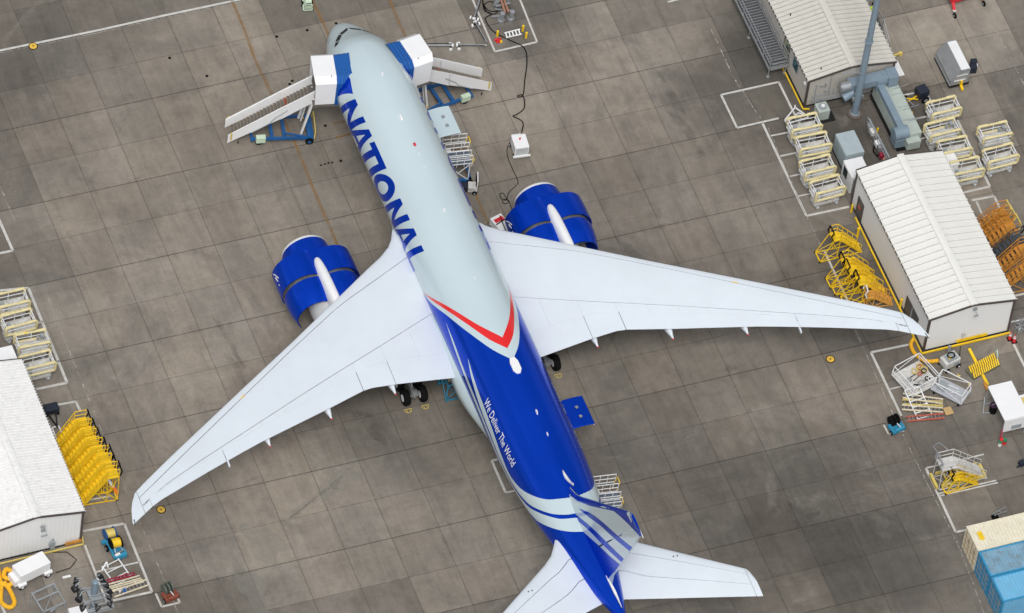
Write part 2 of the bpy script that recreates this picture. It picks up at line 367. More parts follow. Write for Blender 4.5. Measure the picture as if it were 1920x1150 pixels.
strip('lead_in_line', [(728, -5), (748, 42), (768, 85), (800, 150), (870, 315), (905, 395), (925, 440)], .22, LORA)
strip('nose_stop_mark', [(625, 232), (655, 226)], .22, LORA); strip('nose_stop_mark', [(630, 258), (665, 250)], .18, LORA)
B = 'parking_box_line'
strip(B, [(883, -8), (928, 97), (1007, 79), (972, -8)], .16, LWHITE)
strip(B, [(1352, 178), (1460, 154), (1500, 235)], .18, LWHITE); strip(B, [(1352, 178), (1382, 240), (1460, 222)], .18, LWHITE)
strip(B, [(1430, 232), (1512, 405), (1592, 388)], .20, LWHITE)
for a, b in (((1445, 255), (1480, 248)), ((1463, 293), (1496, 286)), ((1481, 331), (1515, 324)), ((1497, 368), (1530, 361))): strip(B, [a, b], .14, LWHITE)
strip(B, [(1680, 182), (1735, 170), (1755, 210)], .18, LWHITE); strip(B, [(1680, 182), (1722, 268)], .18, LWHITE); strip(B, [(1690, 228), (1742, 218)], .15, LWHITE); strip(B, [(1719, 263), (1736, 258)], .15, LWHITE)
strip(B, [(1795, 225), (1856, 350), (1808, 361)], .2, LWHITE)
strip(B, [(1822, 376), (1864, 368), (1920, 482)], .2, LWHITE); strip(B, [(1831, 378), (1843, 406), (1876, 398)], .17, LWHITE); strip(B, [(1902, 555), (1925, 550)], .2, LWHITE)
strip(B, [(1545, 470), (1592, 570), (1610, 600)], .2, LWHITE)
strip(B, [(1706, 646), (1633, 661), (1690, 780)], .2, LWHITE); strip(B, [(1668, 730), (1690, 725)], .14, LWHITE)
strip(B, [(1657, 797), (1666, 814), (1695, 808), (1684, 783)], .14, LWHITE)
strip(B, [(1898, 640), (1925, 695)], .2, LWHITE); strip(B, [(1895, 604), (1925, 598)], .16, LWHITE)
strip(B, [(1736, 878), (1792, 998), (1812, 994)], .2, LWHITE); strip(B, [(1736, 878), (1845, 852)], .14, LWHITE); strip(B, [(1760, 926), (1868, 901)], .13, LWHITE); strip(B, [(1762, 930), (1871, 905)], .13, LWHITE)
strip(B, [(0, 545), (53, 540), (126, 718), (68, 730)], .22, LWHITE); strip(B, [(70, 606), (82, 603)], .12, LWHITE); strip(B, [(98, 680), (112, 677)], .12, LWHITE)
strip(B, [(82, 764), (142, 753), (150, 770)], .2, LWHITE); strip(B, [(152, 940), (210, 930)], .16, LWHITE)
strip(B, [(156, 996), (233, 982), (285, 1110), (212, 1126)], .2, LWHITE); strip(B, [(159, 1022), (200, 1130)], .16, LWHITE); strip(B, [(179, 1073), (262, 1054)], .14, LWHITE)
strip(B, [(292, 1113), (303, 1138), (337, 1130), (325, 1104)], .16, LWHITE)
strip(B, [(-5, 405), (24, 470), (-5, 476)], .22, LWHITE); strip(B, [(-5, 1118), (9, 1150), (14, 1165)], .2, LWHITE)
strip(B, [(948, 924), (922, 864), (945, 859)], .2, LWHITE); strip(B, [(948, 924), (972, 919)], .16, LWHITE)
strip(B, [(1252, 4), (1300, -8)], .16, LWHITE)
D = 'worn_boundary_line'
for pts in ([(0, 350), (30, 420)], [(90, 560), (130, 660), (175, 770), (215, 870), (238, 925)], [(255, 965), (300, 1070)], [(300, 1070), (338, 1160)], [(1333, 55), (1375, 145)], [(1378, 150), (1432, 232)], [(1440, 240), (1500, 380), (1590, 570)],
            [(1595, 600), (1640, 700), (1680, 790)], [(1692, 815), (1730, 890), (1800, 1030), (1845, 1150)], [(1870, 60), (1925, 170)]):
    strip(D, pts, .06, LOLD, .004, (1.6, .25))
    strip(D, [(x + 1.2, y) for x, y in pts], .025, LWHITE, .006, (.2, 1.1))
JM = line_mat('joint_sealant', (.06, .055, .05), .75, .56, 1.2, .75)
jm = MB()
for j in range(-20, 16):
    if j % 2 == 0:
        a_, b_ = gpt(-14, j), gpt(33, j); jm.add([(a_.x, a_.y - .028, .003), (b_.x, b_.y - .028, .003), (b_.x, b_.y + .028, .003), (a_.x, a_.y + .028, .003)], [(0, 1, 2, 3)])
struct(jm.build('joint_sealant', JM))
# yellow hydrant discs
for n, (u, lb) in enumerate([((62, 87), 'yellow round hydrant pit cover beside the long white stop line'), ((302, 956), 'yellow round hydrant pit cover next to the port wing tip'), ((1557, 674), 'yellow round hydrant pit cover south of the starboard wing')]):
    t = thing('hydrant_pit', lb, 'pit cover', at(*u), 0, 'round yellow hydrant pit covers')
    MB().cyl((0, 0, .0), (0, 0, .02), .37, 24).build('rim', BLK, t); MB().cyl((0, 0, .0), (0, 0, .035), .30, 24).build('lid', mat('pit_cover_yellow', (.72, .45, .06), .6, var=.1), t); MB().cyl((0, 0, .03), (0, 0, .06), .06, 10).build('hub', DARK, t)
# small drain caps on the apron
for k, u in enumerate([(630, 44), (576, 57), (519, 69), (388, 143), (318, 109), (543, 158), (548, 152), (610, 236), (573, 149), (602, 310), (609, 308), (616, 306), (623, 305), (639, 302)]):
    r_ = .125 if k < 9 or k == 13 else .09
    tag(MB().cyl((0, 0, 0), (0, 0, .015), r_, 10).build('drain_cap', BLK, None, at(*u)), ['small black drain cap in the apron ahead of the port airstairs', 'small black drain cap in the slab beneath the forward fuselage'][k > 6], 'drain cap', 'black drain caps in the apron')
# pale spill stains dried on the concrete
def blob(u, rx, ry, rz, m, name):
    n = 26; c = at(*u); mb = MB(); ph = random.random() * 9
    vs = []
    for k in range(n):
        a = 2 * math.pi * k / n; q = 1 + .22 * math.sin(3 * a + ph) + .14 * math.sin(5 * a + 2 * ph) + .1 * math.sin(9 * a)
        x, y = rx * q * math.cos(a), ry * q * math.sin(a); vs.append((c.x + x * math.cos(rz) - y * math.sin(rz), c.y + x * math.sin(rz) + y * math.cos(rz), .003))
    struct(mb.add(vs, [tuple(range(n))]).build(name, m))
ST1 = line_mat('dried_pale_spill', (.33, .32, .28), .85, .50, .9, .6); ST2 = line_mat('dark_oil_stain', (.05, .046, .042), .98, .45, .8, .42)
blob((640, 895), 1.25, 1.0, .3, ST1, 'spill_stain'); blob((615, 922), 1.5, .45, .55, ST1, 'spill_stain'); blob((575, 945), 2.2, .22, .45, ST1, 'spill_stain'); blob((495, 1020), 1.3, 2.0, .2, ST1, 'spill_stain'); blob((475, 1110), .9, 2.4, .0, ST1, 'spill_stain')
blob((655, 870), .8, .5, .2, ST1, 'spill_stain'); blob((1575, 788), .3, .3, 0, ST1, 'spill_stain'); blob((560, 960), 1.4, .14, .5, ST1, 'spill_stain')
for u, a, b, r_ in (((1238, 425), .5, .25, .2), ((1230, 395), .3, .9, .1), ((470, 900), .7, .1, .2), ((468, 885), .2, .6, 0), ((1370, 690), .5, .35, 0), ((1405, 770), .15, .3, 0), ((1510, 975), 1.2, .4, .3), ((1490, 950), .4, .9, .4), ((1180, 470), .4, 1.4, .3), ((1730, 165), 2.6, .5, -.05), ((55, 1040), 2.5, .6, .1), ((240, 1020), .9, 1.0, 0), ((270, 330), .9, .1, .1), ((700, 800), .8, 1.8, .3), ((1290, 250), .4, 2.4, .15), ((1260, 180), .35, 2.2, .1), ((430, 640), .25, 2.6, .1), ((442, 690), .3, 1.6, .1)):
    blob(u, a, b, r_, ST2, 'oil_stain')
# ================================================================== AIRCRAFT
AC = thing('cargo_aeroplane', 'large white and blue twin-engine cargo aeroplane parked across the stand with red chevron', 'aeroplane', (0, 0, 0))
ST_ = np.array([0,.12,.35,.7,1.2,2,3,4,5,6,7,8,9.5,44,46,48,50,52,54,56,58,60,61.5,62.6,63.0])
TOP = np.array([4.6,4.98,5.28,5.58,5.93,6.42,7.12,7.86,8.38,8.70,8.90,9.02,9.1,9.1,9.1,9.08,9.02,8.93,8.80,8.64,8.45,8.22,8.03,7.85,7.5])
BOT = np.array([4.6,4.2,3.95,3.72,3.48,3.2,3.03,2.95,2.92,2.9,2.9,2.9,2.9,2.9,3.12,3.5,3.98,4.5,5.03,5.56,6.08,6.58,6.92,7.15,7.5])
HWD = np.array([0,.42,.72,1.02,1.36,1.78,2.18,2.5,2.73,2.88,2.98,3.05,3.1,3.1,3.06,2.95,2.77,2.52,2.2,1.83,1.42,.97,.6,.25,.02])
def pchip(x, y):
    h = np.diff(x); d = np.diff(y) / h; m = np.zeros(len(x))
    for i in range(1, len(x) - 1):
        if d[i-1] * d[i] > 0:
            w1 = 2*h[i] + h[i-1]; w2 = h[i] + 2*h[i-1]; m[i] = (w1 + w2) / (w1 / d[i-1] + w2 / d[i])
    m[0] = d[0]; m[-1] = d[-1]
    def f(q):
        q = min(max(q, x[0]), x[-1]); k = int(min(max(np.searchsorted(x, q) - 1, 0), len(x) - 2)); t = (q - x[k]) / h[k]
        return float((2*t**3 - 3*t*t + 1)*y[k] + (t**3 - 2*t*t + t)*h[k]*m[k] + (-2*t**3 + 3*t*t)*y[k+1] + (t**3 - t*t)*h[k]*m[k+1])
    return f
fT, fB, fH = pchip(ST_, TOP), pchip(ST_, BOT), pchip(ST_, HWD)
def S(s, th, off=0.0):
    t, b, h = fT(s), fB(s), fH(s); zc = 6.0
    if s < 9.5: zc = 4.6 + 1.4 * (1 - (1 - s / 9.5) ** 2) ** .8
    if s > 44: zc = 6.0 + 1.5 * ((s - 44) / 19) ** 1.3
    a = R(th); c = math.cos(a)
    return Vector(((h + off) * math.sin(a), -s, zc + c * ((t - zc + off) if c > 0 else (zc - b + off))))
stn = [0.005, .04, .09, .16, .25, .36, .5, .68, .9, 1.15, 1.45, 1.8] + [2.1 + .3 * k for k in range(25)] + [9.8 + 1.0 * k for k in range(34)] + [44 + .5 * k for k in range(38)] + [62.7, 62.9, 62.98]
mb = MB(); NT = 96
mb.loft([[S(s, 360 * k / NT) for k in range(NT)] for s in stn])
mb.build('fuselage', PEARL, AC, smooth=True, ang=180)

def carve(loops, mapf, name, m, parent, cs=.35, ct=4.0, asp=1.0):
    """fill 2D loops, cut them into a fine grid and lay them on a curved surface"""
    bm = bmesh.new(); edges = []
    for lp in loops:
        vs = [bm.verts.new((x, y * asp, 0)) for x, y in lp]
        for a, b in zip(vs, vs[1:] + vs[:1]): edges.append(bm.edges.new((a, b)))
    bmesh.ops.triangle_fill(bm, use_beauty=True, edges=edges)
    return finish(bm, mapf, name, m, parent, cs, ct, asp)
def finish(bm, mapf, name, m, parent, cs, ct, asp):
    xs = [v.co.x for v in bm.verts]; ys = [v.co.y for v in bm.verts]
    for lo, hi, st, ax in ((min(xs), max(xs), cs, 0), (min(ys), max(ys), ct * asp, 1)):
        t = math.floor(lo / st) * st + st
        while t < hi:
            co = [0, 0, 0]; co[ax] = t; no = [0, 0, 0]; no[ax] = 1
            bmesh.ops.bisect_plane(bm, geom=bm.verts[:] + bm.edges[:] + bm.faces[:], plane_co=co, plane_no=no, dist=1e-5)
            t += st
    nor = []
    for v in bm.verts:
        x, y = v.co.x, v.co.y / asp; p = mapf(x, y); px = mapf(x + .01, y); py = mapf(x, y + .05)
        n = (px - p).cross(py - p); n.normalize(); nor.append(n); v.co = p
    c = sum((v.co for v in bm.verts), Vector()) / max(1, len(bm.verts))
    me = bpy.data.meshes.new(name); bm.to_mesh(me); bm.free(); me.materials.append(m); me.shade_smooth()
    # outward normals
    me.calc_loop_triangles(); out = []
    for v, n in zip(me.vertices, nor):
        ref = mapf.out(v.co); out.append(n if n.dot(ref) > 0 else -n)
    for p in me.polygons:
        if p.normal.dot(mapf.out(p.center)) < 0: p.flip()
    me.normals_split_custom_set_from_vertices([tuple(n) for n in out])
    o = bpy.data.objects.new(name, me); COL.objects.link(o); o.parent = parent; return o
class OnBody:
    def __init__(s, off, sign=1): s.off = off; s.sign = sign
    def __call__(s, x, y): return S(min(x, 62.9), y * s.sign, s.off)
    def out(s, p): return Vector((p.x, 0, p.z - 6.0)).normalized() if abs(p.y) < 46 else Vector((p.x, 0, p.z - 6.8)).normalized()
AS = .054
def decal(loops, name, m, off, sign=1): return carve(loops, OnBody(off, sign), name, m, AC, .4, 5.0, AS)
def refine(pts, n=4):       # smooth open polyline (Catmull-Rom)
    P = [pts[0]] + list(pts) + [pts[-1]]; o = []
    for i in range(1, len(P) - 2):
        for k in range(n):
            t = k / n; a, b, c, d = P[i-1], P[i], P[i+1], P[i+2]
            o.append(tuple(.5 * ((2*b[j]) + (-a[j] + c[j])*t + (2*a[j] - 5*b[j] + 4*c[j] - d[j])*t*t + (-a[j] + 3*b[j] - 3*c[j] + d[j])*t**3) for j in (0, 1)))
    o.append(tuple(pts[-1])); return o
# one half (port, negative angle), crown to belly
vup = refine([(38.38, 0), (36.9, -20), (34.35, -42), (31.6, -64), (29.6, -84), (27.7, -103), (27.2, -118)])
tailA = refine([(51.82, 0), (51.5, -26), (51.0, -44), (50.0, -61.4), (48.57, -76), (47.0, -83.5), (45.5, -82), (44.0, -79)])
for sg in (1, -1):
    n1, n2 = ('blue_body_panel', 'blue_tail_panel')
    main = vup + [(44, -118), (50, -118), (55, -118)] + refine([(55.0, -118), (54.96, -60), (54.97, 0)])[1:]
    decal([main], n1, BLUE, .004, sg)
    # everything aft of the swept bands
    blo = refine([(54.97, 0), (54.48, -34), (53.6, -57), (52.3, -79), (51.0, -94), (48.8, -108)])
    decal([blo + [(50, -150), (50, -179.9), (62.85, -179.9), (62.85, 0)]], n2, BLUE, .005, sg)
    band = refine([(36.17, -59.7), (38.0, -65.5), (39.6, -69.0), (41.5, -72), (43.5, -77), (45.2, -82.5), (46.8, -86.5), (48.5, -78.5), (50.0, -61.4), (51.0, -44), (51.5, -26), (51.78, -8), (51.82, 0)])
    bandl = refine([(53.28, 0), (53.23, -9), (53.0, -27), (52.32, -47.8), (51.14, -67.6), (49.7, -84), (47.5, -94), (45.2, -92), (43.0, -86), (41.0, -81.5), (39.0, -75.5), (37.4, -68), (36.17, -59.7)])
    decal([band + bandl[:-1]], 'pearl_band', PEARL, .009, sg)
    b2 = refine([(32.05, -70.4), (34.1, -72.6), (36, -76.8), (38, -80), (40, -83.2), (42, -87), (44, -91.5), (46, -96.5), (47.85, -98.5), (49.8, -89.5), (51.2, -73.1), (52.4, -54.1), (53.15, -37), (53.62, -11.3), (53.66, 0)])
    b2l = refine([(54.97, 0), (54.94, -9.4), (54.48, -33.7), (53.6, -56.8), (52.27, -79), (51.0, -94), (48.8, -107), (46, -104), (43, -96.5), (41, -91.5), (39, -88), (37, -84.5), (35.3, -80.2), (33.5, -75), (32.05, -70.4)])
    decal([b2 + b2l[:-1]], 'pearl_band', PEARL, .010, sg)
    dkk = refine([(46.0, -118), (50.0, -108), (51.5, -98)])
    red = refine([(37.2, 0), (35.95, -18), (33.7, -38), (31.45, -58.5), (29.4, -80), (27.6, -100)]) + refine([(27.6, -100), (29.2, -78), (31.25, -54), (33.9, -28), (35.1, -14), (36.1, 0)])[1:]
    decal([red], 'red_chevron', RED, .007, sg)
    # blue sweep ahead of the name
    decal([refine([(9.4, -52.5), (9.0, -60), (8.5, -72), (7.9, -90)]) + refine([(7.9, -90), (7.6, -70), (7.5, -55), (7.9, -47), (8.6, -49.3), (9.4, -52.5)])[1:-1]], 'blue_sweep', BLUE, .006, sg)
# the name, in slanting capitals
def sl_(q): return q[0] + .0265 * (q[1] + 99), q[1]
TP, BT = -52.6, -101.0
def Nl(a, b, st=.62): return [[(a, BT), (a, TP), (a + .62, TP), (b - st, -84), (b - st, TP), (b, TP), (b, BT), (b - .62, BT), (a + st, -70), (a + st, BT)]]
def Al(a, b):
    m_ = (a + b) / 2
    return [[(a, BT), (m_ - .35, TP), (m_ + .35, TP), (b, BT), (b - .58, BT), (b - .76, -93), (a + .74, -93), (a + .56, BT)], [(m_, -63), (m_ + .33, -84.5), (m_ - .33, -84.5)]]
def Ol(cx, cy, rx, ry, kx, ky): return [[(cx + rx * math.cos(t), cy + ry * math.sin(t)) for t in [2 * math.pi * k / 36 for k in range(36)]], [(cx + kx * math.cos(t), cy + ky * math.sin(t)) for t in [2 * math.pi * k / 30 for k in range(30)]]]
NAME = [Nl(8.68, 11.12), Al(11.0, 13.42), [[(13.12, -52.6), (15.92, -52.6), (15.92, BT), (15.24, BT), (15.24, -62.5), (14.42, -62.5), (14.42, BT), (13.74, BT), (13.74, -62.5), (13.12, -62.5)]],
        Ol(17.42, -77.2, 1.34, 25.8, .62, 13.8), Nl(19.0, 21.24), Al(21.25, 23.65), [[(23.82, BT), (23.82, TP), (24.44, TP), (24.44, -91.5), (25.65, -91.5), (25.65, BT)]]]
for sg in (1, -1):
    for lp in NAME:
        if sg == 1: L2 = [[sl_(q) for q in l] for l in lp]
        else: L2 = [[(8.7 + 25.6 - (q[0] - .0265 * 0) + .0265 * (q[1] + 99), q[1]) for q in l] for l in lp]
        decal(L2, 'letter', BLUE, .008, sg)
# tagline
def text_mesh(txt, size):
    cu = bpy.data.curves.new('t', 'FONT'); cu.body = txt; cu.size = size; cu.resolution_u = 3; cu.fill_mode = 'FRONT'
    ob = bpy.data.objects.new('t', cu); COL.objects.link(ob); dg = bpy.context.evaluated_depsgraph_get()
    me = bpy.data.meshes.new_from_object(ob.evaluated_get(dg)); bpy.data.objects.remove(ob); bpy.data.curves.remove(cu); return me
tm = text_mesh('We Deliver The World', 1.0)
X1 = max(v.co.x for v in tm.vertices); Y1 = max(v.co.y for v in tm.vertices)
for sg in (1, -1):
    bm = bmesh.new(); bm.from_mesh(tm)
    for v in bm.verts:
        u = v.co.x / X1; q = v.co.y / Y1
        s_ = 40.3 + 6.3 * u if sg == 1 else 46.6 - 6.3 * u
        v.co = Vector((s_, (-67.6 - 4.4 * (u if sg == 1 else 1 - u) + 12.0 * q) * AS, 0))
    finish(bm, OnBody(.012, sg), 'tagline', WHITEC, AC, .5, 5.0, AS)
# cockpit panes
for sg in (1, -1):
    for q in ([(1.62, -2.2), (1.86, -12), (2.2, -29.0), (2.58, -23.5), (2.2, -9), (1.92, -2.2)], [(2.30, -31), (2.75, -40), (3.16, -46.3), (3.30, -36.0), (2.62, -24.6)], [(3.28, -47.0), (3.82, -52.5), (3.78, -44), (3.38, -36.6)]):
        decal([q], 'cockpit_window', COCKPIT, .006, sg)
    decal([[(2.0, -60), (2.5, -70), (2.5, -71), (2.0, -61)]], 'pitot_probe', DARK, .02, sg)
# crown fittings
def domed(s, th, l, w_, h_, m, name):
    p = S(s, th); rs = []
    for k in range(9):
        t = -1 + 2 * k / 8; q = max(.02, math.sqrt(max(0, 1 - t * t)))
        rs.append([(p.x + w_ * q * math.cos(a), p.y - l * t, p.z - .05 + (h_ + .05) * q * max(0, math.sin(a))) for a in [math.pi * j / 8 for j in range(9)]])
    return MB().loft(rs, closed=False).build(name, m, AC, smooth=True, ang=180)
mb = MB(); p = S(38.94, 0); mb.prism([(p.x + x, p.y - y) for x, y in [(-.2, -.75), (.2, -.75), (.34, -.3), (.34, .45), (.15, .8), (-.15, .8), (-.34, .45), (-.34, -.3)]], p.z - .05, p.z + .16); mb.build('satellite_antenna', WHITEC, AC, bevel=.05)
for s, th, l, w_, h_ in ((13.5, -1.5, .38, .12, .16), (23.1, 0, .22, .08, .22), (9.0, 0, .2, .07, .2), (17.3, .5, .16, .05, .16), (18.7, .8, .12, .05, .12), (43.6, 0, .28, .06, .28), (45.8, 1, .2, .05, .22), (30.0, 0, .18, .05, .18), (10.5, -12, .1, .06, .08)):
    domed(s, th, l, w_, h_, WHITEC, 'antenna_blade')
b_ = domed(16.4, 0, .2, .12, .16, REDP, 'anti_collision_beacon')
for s in (14.2, 21.0, 27.0, 34.5, 41.5, 47.6):       # skin lap joints, a hair proud
    pass
# belly fairing, filleted into the wing root
def fair(s):
    t = min(1, max(0, (s - 19.5) / 5.0)); u = min(1, max(0, (42.5 - s) / 6.5)); q = math.sin(t * math.pi / 2) * math.sin(u * math.pi / 2)
    wd = 3.48; zt = 5.38; zb = 2.98 - .65 * q
    pts = [(-2.98, zt), (-wd + .05, zt - .55), (-wd, 4.3), (-wd + .25, 3.3), (-wd * .72, zb + .25), (-wd * .35, zb), (0, zb - .03)]
    pts = [(-(lambda b: b + (abs(x) - b) * q)(max(0, math.sqrt(max(0, 3.1 ** 2 - (max(z, 2.95) - 6) ** 2)) - .08)), z) for x, z in pts]
    pts = pts + [(-x, z) for x, z in pts[::-1][1:]]
    return [(x, -s, z) for x, z in pts]
MB().loft([fair(17.5 + .5 * k) for k in range(51)], closed=False).build('wing_body_fairing', PEARL, AC, smooth=True, ang=180)

# ---- wings
def interp(x, xs, ys): return float(np.interp(x, xs, ys))
LEY = [2.6, 3.1, 3.5, 4.0, 5.0, 6.3, 9.0, 14.5, 20.3, 27.6, 31.0, 31.35, 31.8, 32.1, 32.4]; LES = [20.0, 20.9, 21.75, 22.45, 23.3, 24.15, 26.03, 29.82, 33.7, 38.62, 41.0, 41.35, 42.1, 42.8, 43.9]
TEY = [2.6, 3.1, 3.8, 7.83, 10.0, 10.8, 11.7, 13.3, 20.7, 25.1, 30.0, 31.1, 32.4]; TES = [35.95, 35.85, 35.78, 35.48, 35.42, 35.56, 35.85, 36.42, 38.8, 40.5, 42.5, 43.25, 44.12]
def wz(y): return 4.9 + .093 * (y - 3.1)
def foil(f): return 5 * (.2969 * math.sqrt(max(f, 0)) - .126 * f - .3516 * f * f + .2843 * f ** 3 - .1036 * f ** 4)
def wpt(y, st, up=1, off=0.0, sg=1):
    a, b = interp(y, LEY, LES), interp(y, TEY, TES); c = max(b - a, .05); f = min(max((st - a) / c, 0), 1)
    t = interp(y, [3, 10, 32.4], [.125, .105, .08]); h_ = foil(f) * t * c
    return Vector((sg * y, -st, wz(y) + (.55 * h_ + off if up > 0 else -1.45 * h_ - off)))
L1 = ([3, 3.66, 9.12, 10.3, 13.3, 15.4, 25.8, 31.2], [24.05, 24.33, 26.99, 27.65, 29.6, 31.0, 38.13, 41.86])
L2 = ([3, 3.77, 11.84, 15.6, 25.32, 28.91, 31.12], [29.7, 30.03, 33.38, 35.01, 39.39, 41.12, 42.65])
def seg(name, ys, fa, fb, sg, g_=.034, m=WINGW, n=10, parent=None):
    rs = []
    for y in ys:
        a, b = fa(y), fb(y); c0, c1 = interp(y, LEY, LES), interp(y, TEY, TES)
        a = a + g_ if a > c0 + .01 else a; b = b - g_ if b < c1 - .01 else b
        q = [a + (b - a) * (1 - math.cos(math.pi * k / n)) / 2 if a <= c0 + .01 else a + (b - a) * k / n for k in range(n + 1)]
        up = [wpt(y, s, 1, 0, sg) for s in q]; lo = [wpt(y, s, -1, 0, sg) for s in q[::-1]]
        if b >= c1 - .01: lo[0] = lo[0] - Vector((0, 0, .03))
        if a <= c0 + .01: lo = lo[:-1]
        else: pass
        rs.append(up + lo)
    return MB().loft(rs).build(name, m, parent or AC, smooth=True, ang=50)
fLE = lambda y: interp(y, LEY, LES); fTE = lambda y: interp(y, TEY, TES); fL1 = lambda y: interp(y, *L1); fL2 = lambda y: interp(y, *L2)
def fSP(y): return fTE(y) - interp(y, [3, 7.8, 10.8, 12, 23, 30.9], [2.35, 2.2, 1.75, 1.6, 1.05, .75])      # flap leading edge
def rng(a, b, n): return [a + (b - a) * k / n for k in range(n + 1)]
for sg in (-1, 1):
    W_ = seg('wing', sorted(set(rng(2.7, 31.15, 34) + [3.1, 3.5, 4.0, 10.3])), fL1, fL2, sg)
    seg('leading_edge', sorted(set([2.7, 3.1, 3.3, 3.5, 3.75, 4, 4.5, 5, 6.3] + rng(7, 31.15, 26))), fLE, fL1, sg, m=WINGW)
    seg('wing_tip', [31.19, 31.35, 31.5, 31.65, 31.8, 31.95, 32.1, 32.2, 32.3, 32.36, 32.4], fLE, fTE, sg)
    for a, b, nm in ((3.15, 8.05, 'inboard_flap'), (8.09, 10.75, 'flaperon'), (10.8, 23.4, 'outboard_flap'), (23.44, 30.4, 'aileron'), (30.43, 31.15, 'fixed_trailing_edge')):
        seg(nm, rng(a, b, 8), fSP, fTE, sg, g_=.004)
    for a, b in ((3.15, 5.35), (5.38, 8.05), (8.08, 10.75), (10.78, 13.0), (13.03, 15.2), (15.23, 17.4), (17.43, 19.6), (19.63, 21.6), (21.63, 23.4), (23.44, 31.15)):
        seg('spoiler_panel' if b < 24 else 'fixed_trailing_panel', rng(a - .011, b + .011, 3 if b < 24 else 34), lambda y: fL2(y) + .02, lambda y: fSP(y) - .0, sg, g_=.003)
    seg('seam_shade_core', sorted(rng(6, 29.5, 40) + [10.3]), lambda y: fLE(y) + .25 * (fL1(y) - fLE(y)), lambda y: fTE(y) - .35, sg, m=mat('seam_shadow_grey', (.10, .105, .11), .7)).location = (0, 0, -.07)  # added dark core, paints the shade seen through the wing panel gaps
    # flap-track pods with red tips
    for y, sl, ln in ((8.3, 35.15, 4.0), (14.0, 36.4, 3.8), (19.55, 37.95, 3.6)):
        rs = []; z0 = wz(y)
        for k in range(15):
            t = k / 14; r_ = .44 * (1 - abs((t - .45) / .56) ** 2.0) if t < .97 else .06
            x_ = sg * (y + .0 * t); s_ = sl + .95 - ln * (1 - t); zz = z0 - .42 - .0 * t - .18 * (1 - t)
            rs.append([(x_ + r_ * .85 * math.cos(a), -s_, zz + r_ * 1.1 * math.sin(a)) for a in [2 * math.pi * j / 12 for j in range(12)]])
        fp = MB().loft(rs).build('flap_track_fairing', WINGW, AC, smooth=True, ang=180)
        MB().cyl((sg * y, -(sl + .90), z0 - .42), (sg * y, -(sl + 1.03), z0 - .43), .08, 8, .03).build('red_tip', REDP, fp)
    MB().bar((sg * 23.35, -39.4, wz(23.35)), (sg * 23.35, -40.3, wz(23.35) - .2), .10, .25).build('aileron_bracket', WINGW, AC)
    for y in (18.0, 20.5): pass
    MB().cb(sg * 20.2, -(fL1(20.2) - .03), wpt(20.2, fL1(20.2)).z, .5, .07, .02, rz=-sg * .6).build('walkway_mark', YEL, AC)
    MB().cyl((sg * 32.2, -43.7, wz(32.2)), (sg * 32.3, -44.25, wz(32.3)), .05, 6, .02).build('tip_light', GLASS, AC)

# ---- tail plane
def spt(y, f, up, sg):
    a = interp(y, [1.0, 1.9, 2.4, 3.0, 3.8, 10.45, 10.62, 10.78], [52.9, 53.5, 54.4, 55.35, 56.1, 61.15, 61.5, 62.2]); b = interp(y, [.7, 10.62, 10.78], [60.45, 63.86, 63.9])
    c = b - a; h_ = foil(f) * .1 * c; return Vector((sg * y, -(a + f * c), 6.85 + .112 * y + (h_ if up else -h_ - (.02 if f > .99 else 0))))
def sseg(name, ys, f0, f1, sg, n=8, m=WINGW):
    rs = []
    for y in ys:
        a, b = f0(y), f1(y); a += .006 if a > .01 else 0; b -= .006 if b < .99 else 0
        q = [a + (b - a) * k / n for k in range(n + 1)]
        rs.append([spt(y, f, 1, sg) for f in q] + [spt(y, f, 0, sg) for f in (q[::-1] if a > .01 else q[::-1][:-1])])
    return MB().loft(rs).build(name, m, AC, smooth=True, ang=50)
for sg in (-1, 1):
    fa = lambda y: interp(y, [1, 3.5, 10.3], [.42, .27, .24]); fe = lambda y: interp(y, [1, 10.3], [.66, .60])
    ys = [.8, 1.5, 1.9, 2.4, 3, 3.8] + rng(4.6, 10.3, 8)
    sseg('tailplane_leading_edge', ys, lambda y: 0, fa, sg); sseg('tailplane', ys, fa, fe, sg); sseg('elevator', ys, fe, lambda y: 1, sg)
    sseg('tailplane_tip', [10.33, 10.45, 10.62, 10.72, 10.78], lambda y: 0, lambda y: 1, sg)
    for st_, y in ((.13, 6.0), (.17, 5.7)):
        p = spt(y, st_, 1, sg); MB().cyl(p, p + Vector((0, 0, .02)), .06, 8).build('drain_port', DARK, AC)
# fin
def fle(z): return interp(z, [7.8, 8.6, 9.0, 9.3, 9.7, 10.2, 18.35, 18.6], [49.6, 50.2, 50.9, 51.5, 52.15, 52.75, 60.55, 61.0])
def fte(z): return interp(z, [7.8, 9.7, 11.25, 18.6], [60.0, 60.1, 60.6, 63.15])
def fhx(z, f): return foil(f) * .092 * (fte(z) - fle(z))
def fseg(name, f0, f1, zs, m):
    rs = []; n = 10
    for z in zs:
        a, b = f0(z), f1(z); q = [a + (b - a) * k / n for k in range(n + 1)]; c = fte(z) - fle(z)
        up = [(fhx(z, f), -(fle(z) + f * c), z) for f in q]; lo = [(-fhx(z, f) - (.02 if f > .99 else 0), -(fle(z) + f * c), z) for f in q[::-1]]
        rs.append(up + (lo[:-1] if a < .01 else lo))
    return MB().loft(rs).build(name, m, AC, smooth=True, ang=50)
frud = lambda z: (interp(z, [8.5, 10.16, 18.4], [56.9, 57.5, 62.15]) - fle(z)) / (fte(z) - fle(z))
zs = [7.8, 8.3, 8.7, 9, 9.3, 9.7, 10.2] + rng(10.8, 18.2, 14) + [18.35, 18.6]
fseg('fin', lambda z: 0, lambda z: frud(z) - .010, zs, PEARL); fseg('rudder', lambda z: frud(z) + .010, lambda z: 1, zs, PEARL)
fseg('fin_tip_cap', lambda z: 0, lambda z: 1, [18.62, 18.68, 18.72], BLUE)
